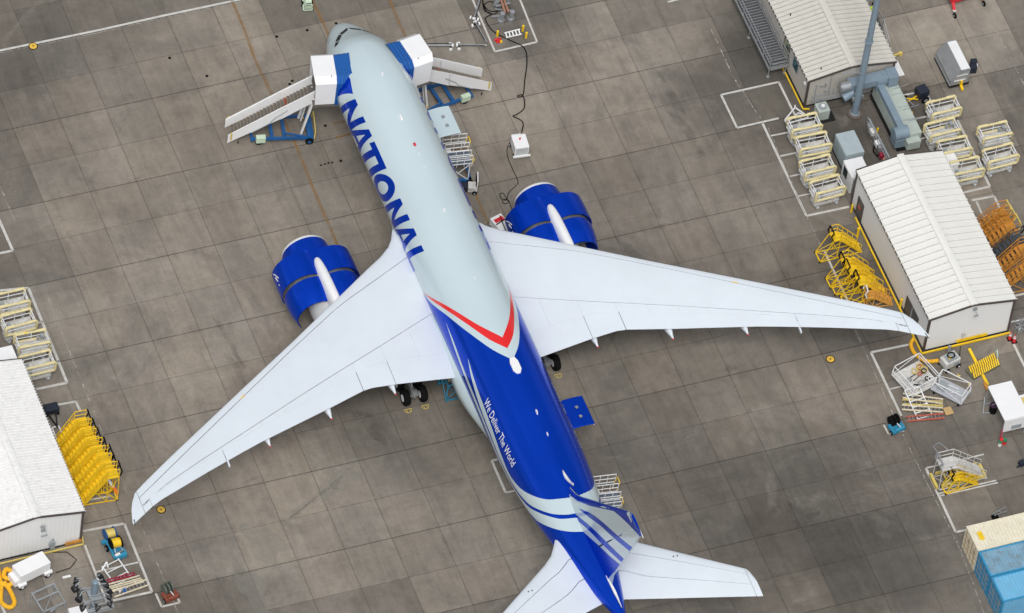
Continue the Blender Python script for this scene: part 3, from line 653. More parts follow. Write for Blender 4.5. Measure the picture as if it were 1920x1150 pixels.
class OnFin:
    def __init__(s, off, sg): s.off = off; s.sg = sg
    def __call__(s, x, z):
        a, b = fle(z), fte(z); x = min(max(x, a + .01), b - .005); f = (x - a) / (b - a); return Vector((s.sg * (fhx(z, f) + s.off), -x, z))
    def out(s, p): return Vector((s.sg, 0, 0))
def fdec(pts, name, off, sg, m=BLUE): return carve([pts], OnFin(off, sg), name, m, AC, .4, .5, 1.0)
for sg in (-1, 1):
    fdec([(50.2, 8.6), (51.4, 9.33), (52.2, 9.78), (52.8, 10.3), (60.5, 18.3), (61.0, 18.6), (63.1, 18.6), (63.05, 18.35), (62.3, 18.05), (61.1, 17.5), (59.8, 16.75), (58.55, 15.85), (57.0, 14.15), (54.9, 11.85), (52.9, 9.9), (51.6, 9.0), (50.6, 8.4)], 'blue_fin_edge', .008, sg)
    fdec(refine([(53.4, 9.65), (55.5, 11.65), (57.6, 13.15), (59.7, 14.4), (62.25, 15.95)]) + refine([(61.95, 15.1), (59.5, 13.65), (57.3, 12.4), (55.5, 11.1), (53.4, 9.65)])[:-1], 'blue_fin_stripe', .008, sg)
    fdec(refine([(53.2, 8.75), (55.9, 10.5), (58.6, 11.95), (61.45, 13.35)]) + refine([(61.15, 12.6), (58.4, 11.15), (55.6, 9.75), (53.2, 8.3)]), 'blue_fin_stripe', .008, sg)
    fdec(refine([(54.6, 8.5), (57.3, 10.05), (59.3, 11.1), (60.93, 12.05)]) + [(60.55, 11.1), (59.9, 9.8), (59.25, 8.0), (56, 7.8), (54.6, 7.8)], 'blue_fin_base', .009, sg)
    MB().cyl((sg * .3, -51.9, 8.9), (sg * .34, -52.0, 9.2), .03, 5).build('static_wick', WHITE, AC)
rs = []
for k in range(9):
    t = k / 8; rs.append([(.13 * math.sin(math.pi * min(1, t + .12)) * math.cos(a), -(49.3 + 2.1 * t), 8.98 + .95 * t ** 1.9 + .16 * math.sin(a)) for a in [2 * math.pi * j / 8 for j in range(8)]])
MB().loft(rs).build('dorsal_inlet', WHITEC, AC, smooth=True, ang=180)
MB().prism([(-.12, -59.0), (.02, -59.3), (.1, -60.7), (.0, -62.2), (-.1, -60.6)], 8.3, 8.48).build('rudder_root_fairing', WHITEC, AC, bevel=.03)
MB().cyl((.1, -62.4, 18.5), (.1, -63.3, 18.55), .04, 6).build('fin_light', WHITEC, AC)
# ---- open lower-deck cargo doors, hinged above and held out level
def cargo_door(s0, s1, m, sw):
    mb = MB(); n = 8; pr = []
    for k in range(n + 1):
        t = k / n; pr.append((2.68 + 2.82 * t, 4.55 + .42 * math.sin(t * 2.0) - .12 * t))
    up = [[(x, -s, z) for s in (s0, s0 + .08, s1 - .08, s1)] for x, z in pr]
    mb.loft([[(x, -s, z + .05) for x, z in pr] + [(x, -s, z - .05) for x, z in pr[::-1]] for s in (s0, s0 + .05, s1 - .05, s1)])
    o = mb.build('cargo_door', m, AC, smooth=True, ang=40, bevel=.04)
    for q in (.38, .7): MB().cb(4.62, -(s0 + (s1 - s0) * q), 4.98, .22, .22, .10, rz=.3).build('latch_housing', STEEL, o)
    MB().cb(5.44, -(s0 + s1) / 2, 4.66, .05, s1 - s0, .12).build('door_sill_edge', WHITEC, o)
cargo_door(10.25, 13.1, PEARL, 0); cargo_door(40.1, 42.9, BLUE, 0)
# ---- engines with their cowl doors propped open
def engine(sg):
    ex, ez, R0 = sg * 9.65, 2.75, 1.98
    E_ = lambda x, s, z: Vector((ex + x, -s, ez + z))
    prof = [(1.40, 21.2), (1.42, 20.2), (1.50, 19.55), (1.62, 19.25), (1.74, 19.2)]
    def bd(name, pr, m, n=48, c=(ex, 0, ez)):
        return MB().lathe([(r, -s) for r, s in pr], c, 'Y', n).build(name, m, AC, smooth=True, ang=60)
    lip = bd('engine_inlet_lip', [(1.45, 19.9), (1.48, 19.5), (1.56, 19.3), (1.66, 19.2), (1.76, 19.22), (1.83, 19.35), (1.86, 19.5)], NICKEL if 0 else WHITEC)
    bd('engine_inlet', [(1.4, 21.4), (1.45, 19.9), (1.86, 19.5), (1.93, 19.9), (1.975, 20.5), (1.98, 20.95), (1.9, 21.0)], BLUE)
    bd('fan_face', [(0.02, 20.4), (.3, 20.9), (.5, 21.1), (1.42, 21.3), (1.42, 21.5)], DARK)
    bd('fan_case', [(1.72, 20.9), (1.74, 21.6), (1.7, 22.8), (1.5, 23.4)], mat('engine_case_grey', (.16, .165, .16), .5, metal=.5, var=.3, vs=2))
    bd('engine_core', [(1.2, 23.0), (1.15, 24.2), (1.18, 25.1), (1.05, 26.2), (.92, 26.9), (.90, 27.3), (.84, 26.8)], NICKEL)
    bd('exhaust_plug', [(.6, 26.6), (.55, 27.3), (.34, 28.0), (.05, 28.5)], BRONZE)
    bd('core_nozzle', [(1.40, 24.0), (1.50, 25.2), (1.42, 26.3), (1.15, 27.2), (.98, 27.5)], mat('white_nozzle_paint', (.60, .62, .63), .4, var=.08), 40)
    # shells: arc from the hinge at the crown, swung outwards
    def shell(name, s0, s1, r0, r1, side, phi, span, m, bulge=0.0):
        hx, hz = side * .28, R0; ca, sa = math.cos(R(phi)), math.sin(R(phi)); rings = []; th_ = .16
        ns = 9; na = 26
        for i in range(ns + 1):
            t = i / ns; s_ = s0 + (s1 - s0) * t; rr = r0 + (r1 - r0) * t ** 1.8 + bulge * math.sin(math.pi * t)
            ro, ri = rr, rr - th_ * (1 - .5 * t)
            ring = []
            for rad, ang in [(ro, a) for a in rng(6, span, na)] + [(ri, a) for a in rng(6, span, na)[::-1]]:
                x = side * rad * math.sin(R(ang)); z = rad * math.cos(R(ang))
                dx, dz = (x - hx) * side, z - hz            # swing about the hinge, outwards
                nx, nz = dx * ca - dz * sa, dx * sa + dz * ca
                ring.append(E_(hx + side * nx, s_, hz + nz))
            rings.append(ring)
        return MB().loft(rings).build(name, m, AC, smooth=True, ang=50)
    for side in (-1, 1):
        f = shell('fan_cowl_door', 20.98, 23.25, 1.98, 2.0, side, 36, 158, BLUE, .03)
        r_ = shell('reverser_cowl_door', 23.5, 25.75, 2.0, 1.72, side, 31, 160, BLUE, .06)
        shell('reverser_cowl_lining', 23.15, 23.6, 1.88, 1.84, side, 32, 150, mat('engine_case_grey', (.16, .165, .16)))
        hx = ex + side * 1.9
        MB().bar(E_(side * .9, 22.2, .9), E_(side * 3.1, 22.2, .35), .06).bar(E_(side * .9, 24.8, .7), E_(side * 2.6, 24.8, .2), .06).build('cowl_hold_open_rod', STEEL, AC)
    MB().bar(E_(0, 20.6, R0 - .03), E_(0, 22.4, R0 - .0), .75, .16).build('cowl_spine', BLUE, AC, bevel=.05)
    # small white mark high on each port-hand cowl, as on the photo
    class OnCowl:
        def __call__(s, x, y):
            hx, hz = -.28, R0; rad = 2.045; px_ = -rad * math.sin(R(y)); pz = rad * math.cos(R(y)); dx, dz = (px_ - hx) * -1, pz - hz
            ca, sa = math.cos(R(36)), math.sin(R(36)); return E_(hx - (dx * ca - dz * sa), x, hz + dx * sa + dz * ca)
        def out(s, p): return Vector((-1, 0, .4))
    oc = OnCowl()
    for q in ([(21.25, 116), (21.55, 109), (22.05, 103), (22.1, 105), (21.6, 111), (21.3, 118)], [(21.6, 114), (21.85, 110), (22.25, 109), (22.2, 112), (21.8, 116)], [(22.45, 111), (22.6, 110), (22.62, 113), (22.47, 114)]):
        carve([q], oc, 'logo_stroke', WHITEC, AC, .5, 4.0, .035)
    # pylon
    rs = []
    for s_, w_, zt, zb in ((21.75, .05, 2.1, 1.8), (21.82, .18, 2.2, 1.7), (22.0, .29, 2.28, 1.5), (22.4, .38, 2.38, 1.3), (23.2, .45, 2.5, 1.1), (24.5, .47, 2.62, 1.0), (26.0, .46, 2.70, .9), (27.5, .4, 2.6, 1.1), (29.5, .2, 2.3, 1.6), (31.0, .03, 2.2, 1.9)):
        rs.append([E_(w_ * math.cos(a), s_, (zt + zb) / 2 + (zt - zb) / 2 * max(-1, min(1, math.sin(a) * 1.15))) for a in [2 * math.pi * j / 16 for j in range(16)]])
    MB().loft(rs).build('engine_pylon', WHITEC, AC, smooth=True, ang=180)
    # dark gap linings seen between doors
engine(-1); engine(1)
# ---- landing gear
def wheel(name, c, r_, w_, parent, tyre=BLK, hub=GREYM, ax=(1, 0, 0)):
    ax = Vector(ax).normalized(); c = Vector(c)
    mb = MB(); a = c - ax * w_ / 2; b = c + ax * w_ / 2
    mb.cyl(a, a + ax * .12 * w_ * 2, r_ * .86, 18, r_); mb.cyl(a + ax * .24 * w_, b - ax * .24 * w_, r_, 18); mb.cyl(b - ax * .24 * w_, b, r_, 18, r_ * .86)
    t = mb.build(name, tyre, parent)
    MB().cyl(a - ax * .012, b + ax * .012, r_ * .45, 12).build('rim', hub, t); return t
for sg in (-1, 1):
    gx = sg * 5.49
    MB().cyl((gx, -31.77, .9), (gx, -31.5, 4.6), .22, 12).build('main_gear_leg', GREYM, AC)
    MB().bar((gx, -30.5, .72), (gx, -33.8, .72), .26, .3).bar((gx, -33.0, 1.0), (gx, -31.9, 2.6), .1).bar((gx - .5, -33.6, .72), (gx + .5, -33.6, .72), .2).bar((gx, -31.8, 2.4), (gx - sg * 1.8, -31.8, 4.2), .14).cb(gx, -33.6, .85, .5, .35, .3).build('gear_bogie', STEEL, AC)
    for s_ in (30.75, 32.15, 33.6):
        for q in (-.7, .7): wheel('main_wheel', (gx + q, -s_, .68), .68, .50, AC, hub=WHITE)
MB().cyl((0, -5.9, .6), (0, -5.7, 3.4), .13, 10).build('nose_gear_leg', GREYM, AC)
for q in (-.32, .32): wheel('nose_wheel', (q, -5.9, .53), .53, .36, AC, hub=WHITE)
# wheel chocks: bent yellow tube behind the last axle
for n, (x, lb) in enumerate(((-6.2, 'outer'), (-4.8, 'inner'), (6.2, 'starboard'))):
    t = thing('wheel_chock', {'outer': 'yellow wire chock behind the outer port main wheel', 'inner': 'yellow wire chock behind the inner port main wheel', 'starboard': 'yellow wire chock behind the starboard main wheel'}[lb], 'wheel chock', (x, -34.3, 0), 0, 'yellow chocks behind the main wheels')
    pts = [Vector((.3 * math.cos(a), -.33 * abs(math.sin(a)) * 1.1, .08)) for a in rng(0, math.pi, 8)]
    m = MB(); m.path(pts, .04); m.bar((-.3, 0, .08), (.3, 0, .08), .04); m.build('loop', YELP, t)
    m = MB()
    for q in (-.12, .12): m.bar((q, 0, .12), (q, -.3, .06), .03)
    m.build('bars', YELP, t)
# ================================================================== BUILDINGS
def building(name, label, x0, x1, yn, yf, ze, zr, pitch, roofm, wallm, rib=.0, ov=.12, trim=TRIM, ribs=True, wrib=0.4):
    """axis-aligned gabled shed: near gable at yn, far gable at yf, ridge along y"""
    B_ = thing(name, label, 'building', (x0, yn, 0)); W_, D_ = x1 - x0, yf - yn; xr = W_ / 2
    zw = ze - .12; zg = zr - .12
    mb = MB()
    mb.add([(0, 0, 0), (W_, 0, 0), (W_, 0, zw), (xr, 0, zg), (0, 0, zw)], [(0, 1, 2, 3, 4)])
    mb.add([(0, D_, 0), (W_, D_, 0), (W_, D_, zw), (xr, D_, zg), (0, D_, zw)], [(4, 3, 2, 1, 0)])
    mb.add([(0, 0, 0), (0, D_, 0), (0, D_, zw), (0, 0, zw)], [(0, 1, 2, 3)]); mb.add([(W_, 0, 0), (W_, D_, 0), (W_, D_, zw), (W_, 0, zw)], [(3, 2, 1, 0)])
    mb.build('wall', wallm, B_)
    mb = MB(); x = wrib / 2 if wrib else 1e9
    while x < W_:
        zt = zw + (zg - zw) * (1 - abs(x - xr) / xr); mb.box(x - .035, x + .035, -.025, 0, .12, zt - .02); x += wrib
    y = wrib / 2 if wrib else 1e9
    while y < D_: mb.box(-.025, 0, y - .03, y + .03, .12, zw); y += wrib
    if wrib: stuff(mb.build('wall_ribs', wallm, B_))
    def slope(side, y0, y1, name, m, z=0.0, xa=0.0, xb=1.0, lift=.05):
        e = -ov if side < 0 else W_ + ov; sx = e + (xr - e) * xa; tx = e + (xr - e) * xb
        za = ze + (zr - ze) * ((xa * (xr + ov)) / (xr + ov)); zb = ze + (zr - ze) * xb
        return [(sx, y0, za + z), (tx, y0, zb + z), (tx, y1, zb + z), (sx, y1, za + z)]
    n = int(round((D_ + 2 * ov) / pitch)); p_ = (D_ + 2 * ov) / n; me = {}
    for side in (-1, 1):
        m = MB(); q = slope(side, 0, p_ - .0, '', None); e = q[0]; t = q[1]
        r0 = min(.075, pitch * .13)
        yk = [0, r0 * .3, r0 * .9, r0 * 1.2, p_ - (.035 if pitch > .3 else 0)]; zk = [-.03, .07, .07, 0, 0] if pitch > .3 else [0, .035, .035, 0, 0]
        vs = [(e[0], y, e[2] + z) for y, z in zip(yk, zk)] + [(t[0], y, t[2] + z) for y, z in zip(yk, zk)] + [(e[0], 0, e[2] - .05), (e[0], p_ - .03, e[2] - .05)]
        m.add(vs, [(k, k + 1, k + 6, k + 5) for k in range(4)] + [(0, 1, 2, 3, 4, 11, 10)])
        me[side] = m.mesh('roof_panel', roofm)
    cnt = 0
    for side in (-1, 1):
        if ribs:
            for k in range(n):
                o = bpy.data.objects.new('roof_panel', me[side]); COL.objects.link(o); o.parent = B_; o.location = (0, -ov + k * p_, 0)
        else:
            m = MB(); src = me[side]
            for k in range(n): m.add([(v.co.x, v.co.y - ov + k * p_, v.co.z) for v in src.vertices], [tuple(f.vertices) for f in src.polygons])
            stuff(m.build('roof_sheeting', roofm, B_))
    m = MB(); m.loft([[(xr - .30, y, zr + .02), (xr - .27, y, zr + .085), (xr, y, zr + .12), (xr + .27, y, zr + .085), (xr + .30, y, zr + .02)] for y in (-ov - .05, D_ + ov + .05)]).build('ridge_cap', roofm, B_)
    for y in (-ov - .03, D_ + ov + .03):
        for sd in (-1, 1):
            e = -ov if sd < 0 else W_ + ov; MB().bar((e, y, ze - .04), (xr, y, zr - .04), .08, .17).build('gable_fascia', trim, B_)
    for q in (-ov, W_ + ov): MB().bar((q, -ov, ze - .10), (q, D_ + ov, ze - .10), .07, .13).build('eave_gutter', trim, B_)
    m = MB(); rr = random.Random(3)
    for k in range(int(n)):
        m.cb(-ov - .03, -ov + (k + .1) * p_, ze - .02, .12, .09, .03); m.cb(W_ + ov + .03, -ov + (k + .1) * p_, ze - .02, .12, .09, .03)
    stuff(m.build('gutter_straps', DIRTYW, B_))
    for x_, y_ in ((0, 0), (W_, 0), (0, D_), (W_, D_)): MB().cb(x_, y_, 0, .16, .16, zw).build('corner_trim', trim, B_)
    MB().box(-.06, W_ + .06, -.06, D_ + .06, 0, .13).build('plinth', DARK, B_)
    return B_
BR = building('equipment_shed', 'large white flat-panelled shed with ridged white roof under the starboard wing tip', 34.62, 41.75, -40.02, -24.75, 4.12, 4.78, .66, ROOFW, WALLW, wrib=0)
BU = building('ramp_office', 'beige ribbed metal office building with ramp and big duct on its near wall', 34.66, 42.0, -14.42, 12.0, 3.3, 4.0, .45, ROOFC, WALLT, wrib=.22)
BL = building('ramp_workshop', 'long white ribbed shed with streaky weathered roof at the left edge', -42.0, -34.5, -39.25, -24.35, 3.9, 4.65, .27, ROOFD, WALLW, wrib=.34, ribs=False)
def on(b, x, y, z=0): return Vector((x, y, z)) - b.location
def wall_door(b, xw, y0, y1, z0, z1, name, m, frame=TRIM, extra=None):
    l = b.location; m1 = MB(); x = xw - l.x; a, c = y0 - l.y, y1 - l.y
    o = m1.box(x - .05, x + .02, a, c, z0, z1).build(name, m, b)
    f = MB(); f.box(x - .08, x, a - .07, a, z0, z1 + .07).box(x - .08, x, c, c + .07, z0, z1 + .07).box(x - .079, x, a, c, z1, z1 + .07).build('frame', frame, o)
    return o
d = wall_door(BR, 34.62, -26.7, -25.75, .08, 2.1, 'door', mat('door_glass_dark', (.07, .075, .085), .3)); MB().box(-.09, -.051, 14.05 - .35, 14.05 + .2 - .2, 1.1, 1.35).build('notice', SALMON, d)
wall_door(BR, 34.62, -38.3, -36.05, .08, 2.0, 'door', mat('door_glass_dark', (.07, .075, .085))); MB().box(-.10, -.04, 2.8, 2.88, .1, 2.0).build('door_mullion', GREYM, BR)
# yellow hose guards along the plinths
m = MB()
for z in (.18,): m.bar((-.28, -.3, .15), (7.2, -.3, .15), .1, .16); m.bar((-.28, -.3, .15), (-.28, 13.8, .15), .1, .16)
m.build('kerb_guard', YEL, BR)
MB().bar((2.7, -.12, .42), (5.3, -.12, .42), .05, .3).build('yellow_rail_board', YEL, BR)
m = MB(); m.cb(3.7, -.2, 4.1, .3, .1, .3).bar((3.7, -.2, 4.2), (3.7, -.6, 4.05), .05).cb(3.62, -.65, 3.95, .35, .12, .1); m.build('gable_floodlight', GREYM, BR)
m = MB(); m.bar((3.2, -.1, .2), (3.2, -.1, 1.6), .05).cb(3.2, -.12, 1.0, .3, .12, .4); m.build('conduit', DIRTYW, BR)
mb = MB(); mb.bar((-.25, -.3, .12), (-.25, 9.5, .12), .09, .1); mb.bar((-.25, -.3, .12), (.25, -.45, .12), .09, .1); mb.build('kerb_guard', YEL, BU)
wall_door(BU, 34.66, -10.45, -9.45, 1.15, 2.95, 'door', mat('sage_door', (.30, .34, .22), .5)); MB().box(-.09, -.06, 4.1, 4.5, 1.9, 2.6).build('door_glazing', GLASS, BU)
w_ = wall_door(BU, 34.66, -12.35, -11.4, 1.65, 2.8, 'window', mat('teal_window_glass', (.01, .07, .085), .1, spec=.8), GREYM)
MB().cb(-.1, .45, 2.3, .12, .2, .22).build('wall_light', WHITEC, BU); MB().cb(1.5, -.1, 2.1, .1, .1, .35).cb(1.2, -.1, 2.2, .5, .06, .06).build('gable_light_bracket', STEEL, BU)
m = MB()
for p in ([(.5, -.1, 1.2), (5.6, -.1, .75)], [(.5, -.12, .75), (5.6, -.12, .35)], [(.5, -.1, .55), (5.6, -.1, .15)]): m.tube([Vector(q) for q in p], .04)
m.bar((.7, -.1, .6), (.7, -.1, 2.6), .05).bar((1.9, -.1, .9), (1.9, -.1, 3.8), .05).bar((2.3, -.1, .9), (2.3, -.1, 1.6), .04).cyl((1.6, -.16, 1.5), (1.6, -.02, 1.5), .12, 10)
m.build('wall_pipes', GREYM, BU)
for x_, y_ in ((1.6, 12.0), (1.2, .6), (.9, 6.5)): MB().cyl((x_, y_, 3.3), (x_, y_, 3.75), .05, 8).build('roof_vent_pipe', DARK, BU)
m = MB(); m.cb(4.3, -.15, 3.2, .35, .12, .15).bar((4.4, -.1, 3.3), (4.4, -.7, 3.1), .05).cb(4.2, -.8, 2.95, .5, .12, .1); m.cb(4.35, -.12, 2.6, .3, .1, .3); m.build('gable_floodlight', GREYM, BL)
m = MB(); m.cb(5.2, -.2, .2, .35, .2, .9).bar((5.2, -.15, .1), (5.2, -.15, 1.4), .08).cyl((5.05, -.25, .8), (5.05, -.15, .8), .18, 10).build('electrical_box', GREYM, BL)
m = MB(); m.bar((0, -.45, .2), (7.6, -.45, .2), .09, .12).bar((7.6, -.45, .2), (7.75, .2, .2), .09, .12).build('kerb_guard', YELP, BL); MB().bar((6.2, -.25, .45), (7.5, -.25, .45), .08, .3).build('orange_board', ORA, BL)
m = MB(); m.tube([(4.9, -.4, .12), (6.2, -.7, .05), (6.7, -1.6, .05), (6.0, -2.2, .05), (4.8, -2.3, .05)], .035, 6); m.build('loose_cable', BLK, BL)
# ramp walkway along the office
t = thing('access_ramp', 'long galvanised steel walkway with handrails along the beige office', 'ramp', (32.95, -10.95, 0))
MB().box(0, 1.5, 0, 17, 1.12, 1.25).build('deck', GRATE, t)
m = MB()
for k in range(60): m.box(.05, 1.45, .28 * k + .1, .28 * k + .14, 1.25, 1.30)
stuff(m.build('deck_slats', STEEL, t))
for x_ in (-.04, 1.54):
    m = MB(); y_ = .05
    while y_ < 17: m.bar((x_, y_, 1.1), (x_, y_, 2.25), .05); y_ += 1.45
    for z_ in (1.7, 2.25): m.bar((x_, .05, z_), (x_, 17, z_), .055)
    m.build('handrail', STEEL, t)
MB().bar((-.1, 0, 1.15), (-.1, 17, 1.15), .08, .26).bar((1.58, 0, 1.15), (1.58, 17, 1.15), .08, .2).bar((0, -.02, 1.15), (1.5, -.02, 1.15), .08, .26).build('edge_beam', STEEL, t)
m = MB(); m.bar((.1, 0, 2.25), (1.4, 0, 2.25), .05).bar((.1, 0, 1.7), (1.4, 0, 1.7), .05); m.build('end_rail', STEEL, t)
for y_ in (.2, 4.4, 8.6, 13):
    for x_ in (.02, 1.45): MB().cyl((x_, y_, .03), (x_, y_, 1.1), .06, 8).cyl((x_, y_, 0), (x_, y_, .05), .16, 8).build('leg', STEEL, t)
# stair and landing on the far side of the office
t = thing('landing_stair', 'grey railed landing and stair at the far side of the beige office', 'stairs', (42.1, -9.3, 0))
MB().box(0, 1.2, 0, 2.2, 1.0, 1.12).build('deck', GRATE, t)
m = MB()
for k in range(5): m.box(.05, 1.15, -.3 - .3 * k, -.02 - .3 * k, .85 - .18 * k, .9 - .18 * k)
m.build('treads', STEEL, t)
m = MB()
for x_ in (.02, 1.2): m.bar((x_, 2.2, 2.05), (x_, 0, 2.05), .05).bar((x_, 0, 2.05), (x_, -1.6, 1.1), .05).bar((x_, 2.2, 1.55), (x_, 0, 1.55), .04).bar((x_, 0, 1.55), (x_, -1.6, .6), .04).bar((x_, 0, 0), (x_, 0, 2.05), .05).bar((x_, 2.2, 0), (x_, 2.2, 2.05), .05).bar((x_, -1.6, 0), (x_, -1.6, 1.1), .05)
m.bar((0, 2.2, 2.05), (1.2, 2.2, 2.05), .05); m.build('handrail', STEEL, t)
tag(MB().box(0, 1.3, 0, 1.5, 0, .06).build('floor_sheet', WHITE, None, (42.35, -13.6, 0)), 'white square sheet on the ground beside the beige office corner', 'sheet')
t = thing('yellow_chock_bar', 'pale yellow T-shaped bar standing by the beige office landing', 'bar', at(1688, 104)); MB().cb(0, 0, .0, .25, .25, .35).bar((-.9, -.15, .3), (0, 0, .3), .14).build('bar', YELP, t)

# ---- people
def person(name, label, loc, rz, shirt, trousers, pose='stand'):
    t = thing(name, label, 'person', loc, rz)
    me = bpy.data.meshes.new('body')
    V = [(0, 0, .98), (0, 0, 1.2), (0, .01, 1.42), (0, .02, 1.5), (0, .03, 1.64), (0, .03, 1.74), (.19, 0, 1.42), (.24, .06, 1.14), (.17, .28, 1.05), (.14, .36, 1.06), (-.19, 0, 1.42), (-.24, .06, 1.14), (-.17, .28, 1.05), (-.14, .36, 1.06),
         (.1, 0, .92), (.12, .04, .5), (.13, 0, .1), (.13, .14, .04), (-.1, 0, .92), (-.12, -.02, .5), (-.13, -.06, .1), (-.13, .08, .04)]
    E_ = [(0, 1), (1, 2), (2, 3), (3, 4), (4, 5), (2, 6), (6, 7), (7, 8), (8, 9), (2, 10), (10, 11), (11, 12), (12, 13), (0, 14), (14, 15), (15, 16), (16, 17), (0, 18), (18, 19), (19, 20), (20, 21)]
    rr = [.16, .15, .17, .065, .105, .09, .075, .055, .042, .035, .075, .055, .042, .035, .10, .075, .05, .045, .10, .075, .05, .045]
    me.from_pydata(V, E_, []); ob = bpy.data.objects.new('body', me); COL.objects.link(ob); ob.parent = t
    md = ob.modifiers.new('skin', 'SKIN')
    for k, r_ in enumerate(rr): me.skin_vertices[0].data[k].radius = (r_, r_ * .8); 
    me.skin_vertices[0].data[0].use_root = True
    sb = ob.modifiers.new('sub', 'SUBSURF'); sb.levels = 1; sb.render_levels = 1
    dg = bpy.context.evaluated_depsgraph_get(); m2 = bpy.data.meshes.new_from_object(ob.evaluated_get(dg)); ob.modifiers.clear(); ob.data = m2
    m2.materials.clear()
    for mm in (shirt, trousers, SKIN, BLK): m2.materials.append(mm)
    for p in m2.polygons:
        c = p.center; p.material_index = 2 if c.z > 1.5 or (abs(c.x) > .1 and c.y > .24 and c.z > .9) else 1 if c.z < .98 and not (c.y > .15 and c.z > .5) else 0
        if c.z < .1: p.material_index = 3
        p.use_smooth = True
    MB().lathe([(.0, .14), (.07, .12), (.105, .05), (.11, -.02), (.09, -.06)], (0, .0, 1.72), 'Z', 12).build('hair', BLK, t, smooth=True)
    return t
person('person', 'person in hi-vis yellow-green vest and dark trousers on the landing by the beige office', (42.7, -8.1, 1.12), R(200), HIVIS, NAVY)

# ---- light mast by the office
t = thing('light_mast', 'tall blue-grey light mast standing between office and white shed', 'light mast', (38.24, -16.28, 0))
MB().cyl((0, 0, .25), (0, 0, 26), .30, 20, .19).build('pole', DUCT, t, smooth=True, ang=40)
MB().cyl((0, 0, 0), (0, 0, .22), .62, 20).build('footing', mat('old_concrete', (.12, .10, .085), .9), t); MB().cyl((0, 0, .2), (0, 0, .3), .42, 16).cb(-.38, 0, 1.9, .16, .2, .3).cb(.38, 0, 2.0, .16, .2, .3).build('base_flange', STEEL, t)
MB().tube([(.0, -.3, 5.4), (-.9, -.3, 5.9), (-1.9, -.3, 6.1)], .035).build('side_arm', STEEL, t)
for z_ in (9.0, 17): MB().cyl((0, 0, z_), (0, 0, z_ + .15), .34, 16).build('collar', DUCT, t)
# ---- floodlight mast, lower left: only its head is in view
mt = at(179, 1091, 20); t = thing('floodlight_mast', 'head of a tall floodlight mast with black lamps, seen from above at lower left', 'light mast', (mt.x, mt.y, 0))
MB().cyl((0, 0, 0), (0, 0, 20.0), .34, 18, .24).cyl((0, 0, 20), (0, 0, 20.08), .24, 18, .12).build('pole', DUCT, t, smooth=True, ang=40)
m = MB()
for x_ in (-.95, .95): m.bar((x_, -1.6, 18.6), (x_, 1.3, 18.6), .12)
for y_ in (-1.5, -.6, .5): m.bar((-.95, y_, 18.6), (.95, y_, 18.6), .11).bar((-.9, y_, 18.3), (.9, y_, 18.3), .06)
m.path([(-.5, -1.3, 18.9), (.5, -1.3, 18.9), (.5, -.4, 18.9), (-.5, -.4, 18.9)], .06, closed=True)
m.cb(0, 0, 18.2, .9, .9, .3); m.build('headframe', GREYM, t)
def head(p, rz, tl):
    m = MB(); c, s_ = math.cos(rz), math.sin(rz)
    P = lambda x, y, z: (p[0] + x * c - y * s_, p[1] + x * s_ + y * c, p[2] + z)
    rs = [[P(.26 * k * math.cos(a), -.2 + q, .24 * k * math.sin(a) - tl * q) for a in [2 * math.pi * j / 10 for j in range(10)]] for k, q in ((.55, 0), (.85, .12), (1.1, .3), (1.12, .38))]
    o = m.loft(rs).build('floodlight', FLOODG, t); MB().bar(P(0, 0, .1), P(0, -.45, .25), .07).build('bracket', GREYM, o)
for k, (px, py) in enumerate([(143, 1087), (141, 1101), (150, 1108), (149, 1120), (187, 1079), (192, 1088), (199, 1096), (204, 1107), (205, 1118), (206, 1130), (156, 1137), (183, 1137)]):
    p = at(px, py, 18.9); q = p - Vector((mt.x, mt.y, 0)); head((q.x, q.y, 18.9), (-math.pi / 2 if q.x > 0 else math.pi / 2) + random.uniform(-.7, .7), .6)
    MB().bar((.95 if q.x > 0 else -.95, q.y, 18.65), (q.x, q.y, 18.8), .08).build('lamp_arm', GREYM, t)
tag(MB().cb(0, 0, 0, 1.4, .8, .5).build('mast_control_cabinet', WHITEC, None, at(146, 1152, 0.0), bevel=.04), 'white cabinet top at the bottom edge below the floodlight mast', 'cabinet')

